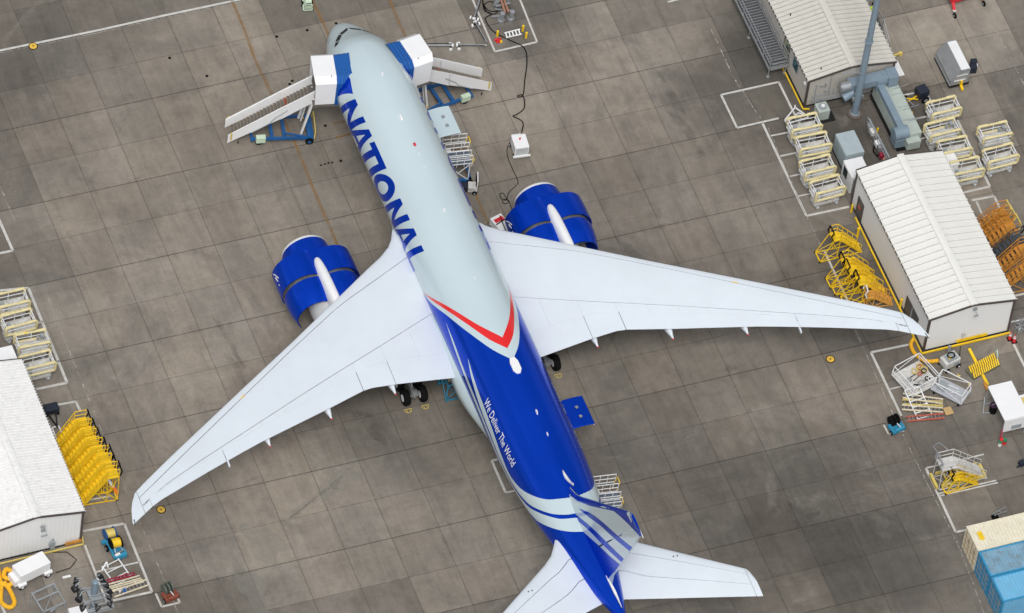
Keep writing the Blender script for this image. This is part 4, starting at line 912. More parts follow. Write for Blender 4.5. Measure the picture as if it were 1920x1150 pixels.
# ---- scissor lifts
def scissor_lift():
    t = thing('scissor_lift', '', 'scissor lift')
    m = MB(); m.box(-1.05, 1.05, -.38, .38, .22, .55); m.box(-1.12, -1.0, -.36, .36, .3, .8); m.box(1.0, 1.1, -.3, .3, .3, .62); m.build('chassis', DIRTYW, t, bevel=.02)
    for x in (-.82, .82):
        for y in (-.44, .44): wheel('wheel', (x, y, .2), .2, .14, t, tyre=DIRTYW if 0 else GREYM, hub=WHITE, ax=(0, 1, 0))
    m = MB()
    for z in (.6, .72, .84, .96):
        for y in (-.3, .3): m.bar((-.9, y, z), (.9, y, z + .1), .07).bar((-.9, y, z + .1), (.9, y, z), .07)
    m.build('scissor_arms', DIRTYW, t)
    m = MB(); m.box(-1.2, 1.2, -.55, .55, 1.08, 1.16); m.box(-1.22, 1.22, -.6, -.55, 1.05, 1.27); m.box(-1.22, 1.22, .55, .6, 1.05, 1.27); m.build('platform_deck', DIRTYW, t)
    m = MB()
    for y in (-.57, .57):
        for x in (-1.18, -.1, 1.18): m.bar((x, y, 1.15), (x, y, 2.2), .045)
        for z in (1.72,): m.bar((-1.2, y, z), (1.2, y, z), .045)
    for x in (-1.18, 1.18):
        for z in (1.7, 2.15): m.bar((x, -.57, z), (x, .57, z), .06)
        m.bar((x, -.2, 1.15), (x, -.2, 2.2), .05); m.bar((x, -.57, 1.2), (x, .1, 2.15), .04).bar((x, .57, 1.2), (x, 0, 2.15), .04)
    m.build('guard_rails', WHITE, t)
    for y in (-.60, .60):
        m = MB(); m.tube([(-1.22, y, 1.25 if y < 0 else 1.5), (-1.25, y, 2.10), (-1.18, y, 2.22), (-.55, y, 2.22)], .115, 8); m.tube([(-.55, y, 2.20), (.45, y, 2.20)], .09, 8); m.tube([(.45, y, 2.23), (1.18, y, 2.23), (1.26, y, 2.12), (1.24, y, 1.3 if y < 0 else 1.6)], .115, 8)
        if y < 0: m.tube([(-1.2, y - .01, 1.27), (1.2, y - .01, 1.27)], .09, 8)
        m.build('foam_padding', CREAM, t, smooth=True)
    m = MB(); m.box(-1.0, -.72, -.42, -.1, 1.75, 2.1).box(-.7, -.5, -.5, -.35, 1.3, 1.7); m.build('control_box', GREYM, t, bevel=.02)
    m = MB(); m.box(-.9, -.2, .1, .45, 1.16, 1.22).box(.2, .9, -.1, .05, 1.17, 1.2).box(-.3, .5, -.5, -.4, 1.16, 1.35).bar((-.3, -.3, 1.2), (.8, .2, 1.2), .05); m.box(.1, 1.0, -.64, -.61, 1.1, 1.2); m.build('deck_kit', DIRTYW, t)
    return t
SL = None
lifts = [('farthest of the row left of the mast', (33.2, -17.5), 'a'), ('second of the row left of the mast', (33.17, -19.5), 'a'), ('third of the row left of the mast', (32.62, -21.8), 'a'), ('nearest of the row, by the shed door', (32.62, -23.95), 'a'),
         ('topmost of the row behind the green unit, by the dark cart', (44.6, -18.95), 'b'), ('second of the row behind the green unit, beside the mast yard', (43.65, -21.0), 'b'), ('third of the row behind the white shed roof corner', (43.9, -22.95), 'b'), ('nearest of the row behind the white shed roof', (44.0, -25.2), 'b'),
         ('upper of the pair standing apart at the right edge', (47.6, -22.45), 'c'), ('lower of the pair standing apart at the right edge', (47.15, -24.7), 'c'),
         ('topmost of the row at the left edge of the apron', (-32.7, -17.15), 'd'), ('second of the row at the left edge', (-32.85, -19.2), 'd'), ('third at the left edge, with yellow rail sleeve', (-32.45, -21.35), 'd'), ('nearest of the row at the left edge, by the shed roof corner', (-32.75, -23.4), 'd')]
GN = {'a': 'scissor lifts parked left of the mast', 'b': 'scissor lifts parked behind the white shed', 'c': 'pair of scissor lifts at the right edge', 'd': 'scissor lifts at the left edge'}
for n, (lb, (x, y), g_) in enumerate(lifts):
    lab = 'cream-railed scissor lift, ' + lb
    if SL is None: SL = scissor_lift(); o = SL; o.location = (x, y, 0); o['label'] = lab; o['group'] = GN[g_]
    else: o = dup(SL, (x, y, 0), 0, lab, GN[g_])
    o.rotation_euler = (0, 0, R(random.uniform(-2.5, 2.5)) + (math.pi if n in (5, 8, 12) else 0)); o.scale = (random.uniform(.98, 1.03), 1.04, 1)
    if n in (10, 12):
        MB().tube([(-1.15 if n == 10 else .3, -.61, 2.225), (-.6 if n == 10 else 1.0, -.61, 2.225)], .09, 8).build('yellow_sleeve', YEL, o)

# ---- maintenance step stands
def step_stand(Lh, H, W_, mm, nst, plat=.9, hoopm=BLK, base=True, foot=0.0):
    """ladder stand rising along +x from x=0, platform at the top"""
    t = thing('step_stand', '', 'step stand'); Lr = Lh - plat
    st = MB()
    for k in range(nst):
        f = (k + .5) / nst; st2 = MB(); st2.box(f * Lr - .14, f * Lr + .14, -W_ / 2, W_ / 2, H * f - .02, H * f + .03); st2.build('step', mm, t)
    MB().box(Lr, Lh, -W_ / 2, W_ / 2, H - .03, H + .03).build('platform', mm, t)
    for y in (-W_ / 2, W_ / 2):
        m = MB(); m.bar((0, y, 0), (Lr, y, H), .06, .16).bar((Lr, y, H), (Lh, y, H), .06, .12).build('stringer', mm, t)
        m = MB(); n = 4
        m.bar((.15, y, 1.0), (Lr, y, H + .95), .055).bar((Lr, y, H + .95), (Lh, y, H + .95), .055).bar((.15, y, .5), (Lr, y, H + .45), .045).bar((Lr, y, H + .45), (Lh, y, H + .45), .045)
        for k in range(n + 1): f = k / n; m.bar((.15 + (Lr - .15) * f, y, H * f + .05), (.15 + (Lr - .15) * f, y, H * f + 1.0 - .05 * f), .045)
        m.bar((Lh, y, H), (Lh, y, H + .95), .05); m.build('handrail', mm, t)
        m = MB(); m.bar((Lr, y, H), (Lr + .1, y * 1.15, .12), .06).bar((Lh, y, H), (Lh + foot, y * 1.25, .12), .06).bar((Lr * .5, y, H * .5), (Lr + .1, y * 1.15, .15), .05).bar((Lh, y, H * .95), (Lr + .1, y * 1.1, H * .4), .04).bar((Lr + .1, y * 1.1, H * .4), (Lh + foot, y * 1.25, .15), .04).bar((0, y, .1), (Lh + foot, y * 1.2, .1), .06)
        m.build('leg_frame', mm, t)
        MB().cyl((Lh + foot, y * 1.2 - .04, .1), (Lh + foot, y * 1.2 + .04, .1), .1, 10).build('castor', BLK, t)
    m = MB(); m.bar((Lh + foot, -W_ * .6, .14), (Lh + foot, W_ * .6, .14), .09).bar((Lh + foot, -W_ * .6, .14), (Lr + .1, W_ * .55, .14), .04); m.build('cross_member', mm, t)
    m = MB(); m.path([(Lh + .05, -W_ / 2, H + .1), (Lh + .22, -W_ / 2 + .05, H + .55), (Lh + .08, -W_ / 2, H + 1.0), (Lh + .08, W_ / 2, H + 1.0), (Lh + .22, W_ / 2 - .05, H + .55), (Lh + .05, W_ / 2, H + .1)], .09); m.build('padded_guard', hoopm, t)
    return t
YS = step_stand(2.55, 2.9, .78, YEL, 8)
ys = [-30.5, -31.45, -32.35, -33.3, -34.2, -34.95, -35.75]; xs = [-33.75, -33.65, -33.6, -33.5, -33.3, -33.3, -33.15]
names = ['farthest of the stack by the left shed', 'second of the stack by the left shed', 'third of the stack by the left shed', 'middle one of the stack by the left shed', 'fifth of the stack by the left shed', 'sixth of the stack by the left shed', 'nearest of the stack by the left shed, braced legs in view']
for n in range(7):
    lb = 'yellow step stand, ' + names[n]
    if n == 0: o = YS; o.location = (xs[n], ys[n], 0); o['label'] = lb; o['group'] = 'yellow step stands by the left shed'
    else: o = dup(YS, (xs[n], ys[n], 0), 0, lb, 'yellow step stands by the left shed')
    o.rotation_euler = (0, 0, R(random.uniform(-1.5, 1.5)) - R(2)); o.scale = (1 if n < 3 else 1.03, 1, 1)
t = thing('warning_board', 'white and orange board leaning on the legs of the nearest yellow step stand', 'board', at(203, 915)); MB().bar((-.15, .6, 1.0), (.25, -.4, .5), .22, .05).build('board', WHITE, t); MB().bar((.25, -.4, .5), (.45, -.9, .25), .22, .05).build('orange_end', mat('signal_orange', (.75, .16, .02), .5), t)
# by the white shed
def place(o, loc, rz, lb, g_=None): 
    o.location = loc; o.rotation_euler = (0, 0, rz); o['label'] = lb
    if g_: o['group'] = g_
G2 = 'yellow step stands between shed and starboard wing'
Y2 = step_stand(2.7, 2.3, .85, YEL, 8, .6, foot=.9)
def byfoot(top, z, Lh, rz):      # where to put the base so that the platform end lies under this pixel
    p = at(*top, z); return (p.x - (Lh - .3) * math.cos(rz), p.y - (Lh - .3) * math.sin(rz), 0)
r0 = math.pi
place(Y2, byfoot((1566, 444), 2.3, 2.7, r0), r0, 'yellow step stand with black guard, farthest from the wing beside the white shed', G2)
for u, lb in (((1586, 492), 'yellow step stand, second of the crowd beside the white shed'), ((1597, 508), 'yellow step stand, third of the crowd beside the white shed'), ((1614, 528), 'yellow step stand nearest the starboard wing beside the white shed')):
    dup(Y2, byfoot(u, 2.3, 2.7, r0), r0 + R(random.uniform(-3, 3)), lb, G2)
O1 = step_stand(2.2, 1.2, .75, mat('faded_orange_paint', (.68, .34, .06), .55, dirt=.3), 6, .6, hoopm=WHITE); place(O1, byfoot((1633, 558), 1.2, 2.2, r0), r0 - R(8), 'low faded orange step stand partly under the starboard wing tip')
OS = step_stand(3.0, 2.2, .95, ORA, 7, .8, hoopm=YELP)
G3 = 'orange step stands behind the white shed'
place(OS, byfoot((1880, 400), 2.2, 3.0, 0), 0, 'orange step stand behind the white shed, farthest of its pack', G3)
for u, lb, a in (((1888, 412), 'orange step stand, second of the pack behind the white shed', 3), ((1898, 428), 'orange step stand with broad pale treads behind the white shed', 2), ((1925, 470), 'orange step stand at the right edge beside the dark stair', 4), ((1932, 500), 'orange step stand at the right edge, nearest of its pack', -2)):
    dup(OS, byfoot(u, 2.2, 3.0, 0), R(a), lb, G3)
DS = step_stand(2.6, 1.8, .9, mat('dark_grey_steps', (.06, .075, .09), .6), 7, .7, hoopm=DARK); place(DS, byfoot((1912, 450), 1.8, 2.6, 0), R(2), 'dark grey step stand between the orange stands at the right edge')
# lower right: white and pale-yellow passenger step plus small yellow stand
WS = step_stand(4.1, 2.4, 1.1, DIRTYW, 11, 1.3, hoopm=STEEL); WS.name = 'boarding_stair'; WS['category'] = 'stairs'
place(WS, byfoot((1768, 872), 2.4, 4.1, r0), r0 - R(0), 'white and pale yellow wheeled boarding stair standing in the box above the containers')
m = MB(); m.bar((3.9, .65, .5), (.4, .65, .5), .1, .3).bar((3.9, -.65, .5), (.4, -.65, .5), .1, .3).bar((4.3, -.7, .5), (4.3, .7, .5), .2, .3).bar((3.3, -.7, .5), (3.3, .7, .5), .12).bar((2.7, -.7, .5), (2.7, .7, .5), .12).bar((.2, .6, .4), (.2, -.6, .4), .2, .2).bar((3.9, .7, .6), (3.0, .65, 1.7), .09).bar((2.2, .7, .6), (3.0, .65, 1.7), .09).bar((.4, .62, .45), (2.8, .62, 2.0), .09)
m.build('undercarriage', YELP, WS)
MB().path([(3.2, -.5, 3.35), (3.9, -1.1, 3.9), (4.3, -1.2, 3.4), (3.9, -.5, 3.0)], .06).build('folding_guard', STEEL, WS)
Y3 = step_stand(2.3, 1.4, .7, YEL, 6, .6, foot=.5); place(Y3, byfoot((1790, 893), 1.4, 2.3, r0), r0 + R(3), 'small bright yellow step stand in front of the white boarding stair')
# ================================================================== AIRSTAIRS
NOSE = mat('worn_nosing_strip', (.42, .36, .26), .7)
def airstairs(label, loc, rz, mirror):
    """x outward from the aircraft door, y across; the head of the stair is at x=0"""
    t = thing('airstairs', label, 'airstairs', loc, rz); q = -1 if mirror else 1
    fl = 4.95
    # bellows following the fuselage curve
    rs = []
    for k in range(9):
        f = k / 8; x_top = -.12 + 1.24 * f; x_bot = .85 + .27 * f; pin = .045 * (k % 2)
        hw = 1.50 - pin; zt = 8.0 - pin + .28 * (1 - f)
        rs.append([(x_bot, -hw, fl - .1), (x_bot, hw, fl - .1), ((x_bot + x_top) / 2 - .05 * (1 - f), hw, 6.4), (x_top + .12, hw, 7.5 - pin + .15 * (1 - f)), (x_top, hw - .45, zt), (x_top, -hw + .45, zt), (x_top + .12, -hw, 7.5 - pin + .15 * (1 - f)), ((x_bot + x_top) / 2, -hw, 6.4)])
    MB().loft(rs, caps=False).build('bellows', CBLUE, t)
    m = MB(); m.box(-.15, 2.75, -1.5, 1.5, fl - .12, fl); m.build('landing', TREAD, t)
    m = MB(); h0, h1 = 1.1, 2.65
    R1 = [[(x, -1.52, 5.15), (x, -1.52, 7.6), (x, -1.05, 8.04), (x, 1.05, 8.04), (x, 1.52, 7.6), (x, 1.52, 5.15)] for x in (h0, h1)]
    R1[1] = [(x + (.22 if 0 < k < 5 else 0) * (1 if k in (2, 3) else .5), y, z) for k, (x, y, z) in enumerate(R1[1])]
    R2 = [[(x, y * .96, z - .06 if z > 7 else z) for x, y, z in r] for r in R1]
    m.loft(R1, caps=False, closed=False); m.loft(R2, caps=False, closed=False); m.loft([R1[1], R2[1]], caps=False, closed=False); m.loft([R1[0], R2[0]], caps=False, closed=False)
    m.build('canopy', WHITEC, t)
    for a, b in ((1.6, -1.1), (1.5, 1.1)): MB().cyl((a, b, 8.0), (a, b, 8.1), .05, 8).build('roof_lug', GREYM, t)
    # flight
    X0, X1, Z1 = 2.75, 8.75, fl; Wt = .70
    mid = 5.0
    def zf(x): return .28 + (Z1 - .28) * (X1 - x) / (X1 - X0)
    n = 24
    for k in range(n):
        x = X0 + (X1 - X0) * (k + .5) / n; m = MB(); m.box(x - .13, x + .105, -Wt, Wt, zf(x) - .03, zf(x)); s_ = m.build('step', TREAD if k != 7 else MAROON, t)
        MB().box(x + .107, x + .122, -Wt, Wt, zf(x) - .10, zf(x) + .006).build('nosing', NOSE, s_)
    for y in (-1, 1):
        yy = y * (Wt + .05); m = MB()
        for a, b, up, dn in ((X0 - .15, 5.05, .90, -.48), (5.0, X1 + .35, .98, -.42)):
            m.add([(x, yy + dy, z) for dy in (0, y * .07) for x, z in ((a, zf(a) + dn), (b, max(.08, zf(b) + dn)), (b, zf(b) + up), (a, zf(a) + up))], [(0, 1, 2, 3), (7, 6, 5, 4), (0, 4, 5, 1), (1, 5, 6, 2), (2, 6, 7, 3), (3, 7, 4, 0)])
        m.build('side_panel', WHITEC, t)
        m = MB(); m.tube([(X0 - .1, yy + y * .06, zf(X0) + .94), (5.0, yy + y * .06, zf(5.0) + .98), (X1 + .3, yy + y * .06, zf(X1 + .3) + 1.03)], .04); m.build('top_rail', WHITEC, t)
        m = MB(); m.tube([(4.6, yy + y * .12, zf(4.6) + .3), (5.6, yy + y * .14, zf(5.6) + .15), (5.9, yy + y * .14, zf(5.9) - .15), (7.3, yy + y * .14, zf(7.3) - .12)], .035); m.build('cable_run', GREYM, t)
        MB().bar((2.6, yy + y * .05, 5.0), (3.3, yy + y * .05, .75), .16).bar((2.6, yy * .6, 5.0), (3.15, yy * .7, .75), .10).build('lift_strut', WHITE, t)
        MB().bar((X1 - .5, yy + y * .1, .3), (X1 - .5, yy + y * .1, 0), .07).build('jack_foot', DARK, t)
        MB().cb(X1 + .1, yy + y * .1, .5, .12, .08, .8).build('yellow_marker', YELP, t)
    # chassis
    yb = 1.15
    m = MB(); m.bar((2.35, -yb, .62), (7.3, -yb * .85, .62), .16, .24).bar((2.35, yb, .62), (7.3, yb * .85, .62), .16, .24)
    for x in (2.4, 4.6, 5.6, 7.2): m.bar((x, -yb, .6), (x, yb, .6), .26 if x in (4.6, 5.6) else .2, .18)
    m.bar((2.65, -yb, .7), (2.65, yb, .7), .30, .3).bar((2.4, -yb, .62), (4.6, -yb + .3, .9), .12).bar((2.4, yb, .62), (4.6, yb - .2, 1.1), .12); m.build('chassis', SBLUE, t)
    m = MB(); m.path([(2.15, -yb - .05, .35), (2.1, -yb * .9, 1.2), (2.2, yb * .9, 1.2), (2.25, yb, .5)], .08).bar((2.9, -yb, .7), (3.15, -yb * .8, 1.2), .2).bar((2.9, -yb, .7), (2.7, -yb, .35), .22, .4).build('yellow_bumper', YELP, t)
    for x, y in ((2.65, -yb - .1), (2.65, yb + .1), (6.6, -yb * .9), (6.6, yb * .9)): wheel('wheel', (x, y, .33), .33, .22, t, tyre=BLK, hub=SBLUE, ax=(0, 1, 0))
    MB().cb(6.55, -1.15 if mirror else 1.2, .55, .75, .4, .6).build('equipment_box', MINT, t, bevel=.02)
    return t
P1 = airstairs('white airstairs with blue bellows at the port side of the nose', (-1.85, -6.62, 0), R(180 - 12), False)
# the port one is turned round, so its yellow marks sit aft; starboard one mirrors
P2 = airstairs('white airstairs with blue bellows at the starboard side of the nose', (1.9, -6.62, 0), R(8), True)
person('person', 'person in dark red top just inside the port airstairs canopy', Vector((-1.85, -6.5, 4.95)) + Vector((2.35 * math.cos(R(168)), 2.35 * math.sin(R(168)), 0)) + Vector((0, -.2, 0)), R(250), REDP, GREEN)
# ---- belt-side work platforms at the starboard doors
def work_platform(label, loc, rz):
    t = thing('service_platform', label, 'service platform', loc, rz)
    MB().box(-.9, 1.0, -1.15, .2, 2.55, 2.63).build('deck', mat('blue_grey_deck', (.10, .13, .17), .6, var=.2, vs=6), t)
    for k in range(7): MB().box(-.85 + .26 * k, -.66 + .26 * k, -.55, .15, 2.5 - .13 * k, 2.54 - .13 * k).build('step', mat('blue_grey_deck', (.1, .13, .17)), t)
    MB().box(-.9, 1.0, .25, 1.1, 2.0, 2.06).build('lower_deck', PLY if 0 else mat('brown_deck', (.16, .11, .07), .8), t)
    for y in (-1.15, -.6, .2, 1.1):
        m = MB()
        for z in (2.65, 3.1, 3.6): m.bar((-.9, y, z), (1.05, y, z - (.0)), .055)
        for x in (-.9, -.2, .4, 1.03): m.bar((x, y, 2.3), (x, y, 3.6), .045)
        m.build('handrail', WHITE, t)
    m = MB(); m.path([(1.0, .3, 2.6), (1.15, .35, 3.5), (1.1, .9, 3.5), (.95, 1.0, 2.6)], .06).path([(1.0, -1.1, 2.3), (1.2, -1.05, 2.9), (1.15, -.5, 2.9), (1.05, -.5, 2.0)], .06); m.build('yellow_gate', YEL, t)
    m = MB()
    for x in (-.8, .9):
        for y in (-1.05, 1.0): m.bar((x, y, .4), (x, y, 2.5), .08)
    m.bar((-.8, -1.05, .5), (.9, -1.05, 2.4), .06).bar((.9, -1.05, .5), (-.8, -1.05, 2.4), .06); m.build('support_frame', WHITE, t)
    MB().box(-1.3, 1.2, -1.15, -.9, .4, .6).box(-1.3, 1.2, .9, 1.1, .4, .6).box(-1.3, -1.1, -1.15, 1.1, .4, .6).box(1.0, 1.2, -1.15, 1.1, .4, .6).build('chassis', SBLUE, t)
    for x in (-1, 1.05):
        for y in (-1.2, 1.1): wheel('wheel', (x, y, .3), .3, .2, t, ax=(0, 1, 0))
    MB().cb(-.5, .55, 2.06, .4, .35, .4).build('white_box', WHITE, t)
    return t
a_ = at(856, 284, 2.9); work_platform('blue and white railed service platform under the open forward cargo door', (a_.x, a_.y, 0), R(-8))
a_ = at(1135, 924, 2.9); work_platform('white railed service platform beside the starboard tail', (a_.x, a_.y, 0), R(-8))
# turquoise stand under the port wing root
t = thing('trestle_stand', 'turquoise tubular work stand under the port wing root behind the main wheels', 'work stand', at(852, 748))
m = MB()
for x in (-.75, .6):
    for y in (-.1, 1.6): m.bar((x, y, 0), (x, y, 2.0), .09)
for y in (-.1, 1.6): m.bar((-.75, y, .15), (.6, y, 1.9), .06).bar((.6, y, .15), (-.75, y, 1.9), .06).bar((-.75, y, 2), (.6, y, 2), .08).bar((-.75, y, .15), (.6, y, .15), .09)
for x in (-.75, .6): m.bar((x, -.1, 2), (x, 1.6, 2), .08).bar((x, -.1, .15), (x, 1.6, 1.9), .06)
m.build('frame', TBLUE, t); MB().box(-.6, .5, .3, 1.6, 2.02, 2.08).build('deck', PLY, t); MB().bar((-.1, -.12, 1.9), (0, -.1, 2.5), .12).bar((.62, -.1, .2), (.6, -.1, .7), .14).build('yellow_fittings', YEL, t)

# ---- carts on the apron
def gpu():
    t = thing('ground_power_cart', 'white four-wheeled ground power cart with cable, in the open right of the nose', 'power cart', at(973, 284), R(-6))
    MB().box(-.58, .58, -.65, .72, .3, 1.25).build('housing', WHITEC, t, bevel=.04)
    m = MB()
    for k in range(5): m.box(-.5, .5, -.66, -.645, .45 + .14 * k, .52 + .14 * k)
    m.build('louvres', GREYM, t)
    for x in (-.55, .55):
        for y in (-.55, .6): wheel('wheel', (x, y, .2), .2, .16, t, hub=WHITE)
    m = MB(); m.bar((-.3, .72, .35), (-.15, 1.35, .45), .07).bar((.3, .72, .35), (.1, 1.35, .45), .07).bar((-.35, 1.3, .5), (.35, 1.3, .5), .07).bar((.3, 1.35, .5), (.25, 1.0, .9), .06); m.build('drawbar', WHITE, t)
    MB().cyl((.0, .2, 1.25), (.0, .2, 1.42), .07, 8).build('beacon', REDP, t); MB().box(-.7, .7, -.85, -.7, .25, .4).build('bumper', WHITE, t)
gpu()
def ground_tube(name, label, pts, r_, m, cat, z=None):
    P = [at(x, y, 0) for x, y in pts]; Q = []
    for i in range(len(P) - 1):
        a, b, c, d = P[max(i-1, 0)], P[i], P[i+1], P[min(i+2, len(P)-1)]
        for k in range(5):
            t_ = k / 5; Q.append(.5 * ((2*b) + (c - a)*t_ + (2*a - 5*b + 4*c - d)*t_**2 + (3*b - a - 3*c + d)*t_**3))
    Q.append(P[-1]); Q = [Vector((p.x, p.y, r_ + .004)) for p in Q]
    return tag(MB().tube(Q, r_, 6).build(name, m, smooth=True), label, cat)
ground_tube('power_cable', 'thick black cable from the pit box down to the white power cart', [(905, 0), (908, 20), (922, 27), (914, 32), (910, 38), (925, 60), (955, 76), (982, 90), (988, 115), (984, 150), (981, 178), (974, 183), (970, 181), (978, 179), (983, 188), (982, 205), (968, 216), (962, 219), (976, 226), (981, 234), (978, 249)], .045, BLK, 'cable')
ground_tube('thin_cable', 'thin black cable from the white power cart to the starboard engine', [(958, 270), (951, 278), (952, 295), (962, 320), (971, 340), (968, 348), (954, 362), (950, 375), (941, 374), (937, 365), (943, 363), (949, 372), (953, 381), (944, 382), (943, 376), (953, 376), (958, 388), (966, 405)], .03, BLK, 'cable')
ground_tube('coiled_cable', 'black cable coils beside the pipe stand inside the pit box', [(905, 6), (915, 20), (930, 22), (932, 12), (920, 4), (908, 10), (914, 24), (928, 27), (935, 18)], .04, BLK, 'cable')
# pit box contents at the top
t = thing('pipe_stand', 'grey valve manifold with copper pipes at the top of the pit box', 'pipe manifold', at(946, 30), R(-14))
for x, y in ((-.35, -.5), (.45, -.35)): MB().cyl((x, y, .2), (x + .05, y - .05, 1.0), .22, 12, .2).cyl((x, y, 0), (x, y, .2), .3, 12).build('valve_body', STEEL, t)
MB().bar((-.1, -.4, .9), (-.35, 1.5, .9), .14).bar((.2, -.3, .8), (-.1, 1.5, .8), .14).build('copper_pipe', COPPER, t); MB().bar((-.7, .5, .6), (.5, .8, .6), .16).bar((-.8, .3, .5), (.6, .1, .5), .10).cyl((-.7, .9, .3), (-.5, .95, .9), .2, 10).cyl((.3, 1.2, .3), (.4, 1.25, .9), .2, 10).bar((-1.1, -.4, .4), (-.3, -.4, .5), .12).build('steel_pipework', STEEL, t)
t = thing('battery_rack', 'small white pipe rack lying inside the pit box between bollards', 'rack', at(962, 67), R(0))
m = MB()
for k in range(5): m.bar((-.6 + .28 * k, -.22, .15), (-.6 + .28 * k, .25, .3), .1)
m.bar((-.7, -.2, .2), (.65, -.2, .2), .08).bar((-.7, .2, .3), (.65, .25, .3), .08); m.build('rack', WHITE, t)
for u, lb in (((932, 68), 'yellow bollard at the left of the pit box beside the red hydrant'), ((980, 58), 'yellow bollard at the upper right of the pit box'), ((986, 71), 'yellow bollard at the lower right of the pit box')):
    t = thing('bollard', lb, 'bollard', at(*u), 0, 'yellow bollards round the pit box'); MB().cyl((0, 0, 0), (0, 0, .62), .10, 12).build('post', YEL, t)
t = thing('fuel_hydrant', 'small red hydrant fitting on the ground inside the pit box', 'hydrant', at(934, 78)); MB().cyl((0, 0, 0), (0, 0, .3), .2, 10, .1).cyl((-.3, .1, .15), (.1, .1, .2), .1, 8).bar((-.2, -.2, .1), (.3, .15, .2), .1).build('body', REDP, t); MB().cyl((.2, -.15, 0), (.2, -.15, .15), .1, 8).build('yellow_cap', YEL, t)
def towbar(name, label, u0, u1, sep=.0):
    a, b = at(*u0, .0), at(*u1, .0); L_ = (b - a).length; t = thing(name, label, 'tow bar', (a.x, a.y, 0), math.atan2(b.y - a.y, b.x - a.x), 'grey tow bars')
    MB().tube([(0, 0, .32), (L_, 0, .32)], .07, 8).build('bar', STEEL, t); MB().tube([(.2, .1, .42), (L_ * .97, .1, .42)], .03).build('hose', DARK, t)
    MB().bar((L_, -.14, .32), (L_, .14, .32), .14, .14).build('tow_head', WHITE, t)
    for q in (L_ * .93,):
        MB().bar((q, -.3, .2), (q, .3, .2), .06).build('axle', DARK, t)
        for y in (-.3, .3): wheel('wheel', (q, y, .15), .15, .12, t, tyre=WHITE, hub=WHITE, ax=(0, 1, 0))
towbar('tow_bar', 'grey tow bar lying behind the starboard canopy, nearer the aircraft', (795, 90), (848, 90)); towbar('tow_bar', 'grey tow bar lying end to end between canopy and pit box corner', (912, 90), (856, 89)); towbar('tow_bar', 'grey tow bar slanting along the left edge of the pit box', (912, 84), (890, 46)); towbar('tow_bar', 'grey tow bar standing off the top left of the pit box', (902, -5), (888, 40))
t = thing('utility_cart', 'small white and black cart beside the fuselage aft of the service platform', 'cart', at(881, 358), R(-20))
MB().box(-.2, .45, -.35, .35, .2, .75).build('body', DIRTYW, t, bevel=.03); MB().box(-.75, -.25, -.3, .3, .2, .7).build('battery_case', NAVY, t); MB().box(.45, .53, -.3, .75, .3, 1.5).build('upright_panel', WHITE, t); MB().box(.40, .448, -.25, .7, .35, 1.45).build('panel_face', BLK, t)
for x in (-.6, .35):
    for y in (-.38, .38): wheel('wheel', (x, y, .2), .2, .14, t, ax=(0, 1, 0))
t = thing('red_white_cart', 'white service cart with red top behind the starboard wing root', 'cart', at(938, 436), R(15))
MB().box(-.5, .55, -1.0, .9, .3, 1.1).build('body', WHITE, t, bevel=.03); MB().box(-.35, .45, .25, .6, 1.1, 1.16).build('red_lid', REDP, t); MB().bar((-.45, .1, 1.15), (.5, .2, 1.15), .07).bar((-.2, -.9, 1.15), (.3, .7, 1.18), .06).build('black_strap', BLK, t); MB().bar((-.55, .8, .3), (-.6, .9, 2.3), .04).build('antenna', STEEL, t)
for x in (-.5, .5):
    for y in (-.7, .6): wheel('wheel', (x, y, .22), .22, .15, t)
t = thing('lavatory_cart', 'pale green and black wheeled cart at the top edge by the lead-in line', 'cart', at(576, 17), R(-12))
MB().cyl((-.25, 0, .9), (.25, 0, .9), .28, 12).box(-.3, .3, -.3, .5, .35, .75).build('tank', MINT, t, bevel=.03); MB().path([(-.35, -.3, .2), (.35, -.3, .2), (.35, .6, .6), (-.35, .6, .6)], .08, closed=True).path([(-.3, -.35, .2), (-.3, -.4, 1.0), (.3, -.4, 1.0), (.3, -.35, .2)], .06).build('frame', MINT, t)
for x in (-.38, .38): wheel('wheel', (x, .35, .28), .28, .14, t)
MB().box(-.2, .2, -.3, -.05, .76, 1.0).build('battery', BLK, t)

# ---- yard between office and white shed
t = thing('condenser_unit', 'pale green air conditioning unit with round fan near the office corner', 'air conditioner', (35.55, -15.75, 0)); MB().box(-.5, .5, -.5, .5, .1, 1.25).build('casing', SAGE, t, bevel=.08); MB().cyl((0, 0, 1.25), (0, 0, 1.29), .36, 20).build('fan_grille', GREYM, t); MB().cyl((0.05, 0.05, 1.29), (0.05, 0.05, 1.32), .16, 12).build('fan_hub', WHITE, t); MB().box(-.7, 1.0, -.7, .4, 0, .1).build('pad', DARK, t)
t = thing('electrical_cabinet', 'tall blue-grey double door cabinet between the lifts and the yard', 'cabinet', (35.95, -20.3, 0)); MB().box(-.75, .85, -1.15, 1.15, .1, 1.95).build('casing', CABB, t, bevel=.03); MB().box(-.77, -.755, -.95, -.05, .3, 1.8).box(-.77, -.755, .05, .95, .3, 1.8).build('door', CABB, t); MB().box(-.6, .7, -1.165, -1.155, .4, 1.75).build('end_panel', CABB, t); MB().box(-.8, .9, -1.2, 1.2, 0, .1).build('plinth', DARK, t)
t = thing('white_kiosk', 'white enclosure with a dark window beside the shed wall', 'kiosk', (35.5, -22.9, 0)); MB().box(-.75, .85, -.9, .95, .1, 2.1).build('casing', WHITE, t, bevel=.03); MB().box(-.78, -.76, -.1, .6, .9, 1.9).build('window', GLASS, t); MB().box(-.6, .7, -.93, -.91, .2, 1.8).build('louvre', GREYM, t)
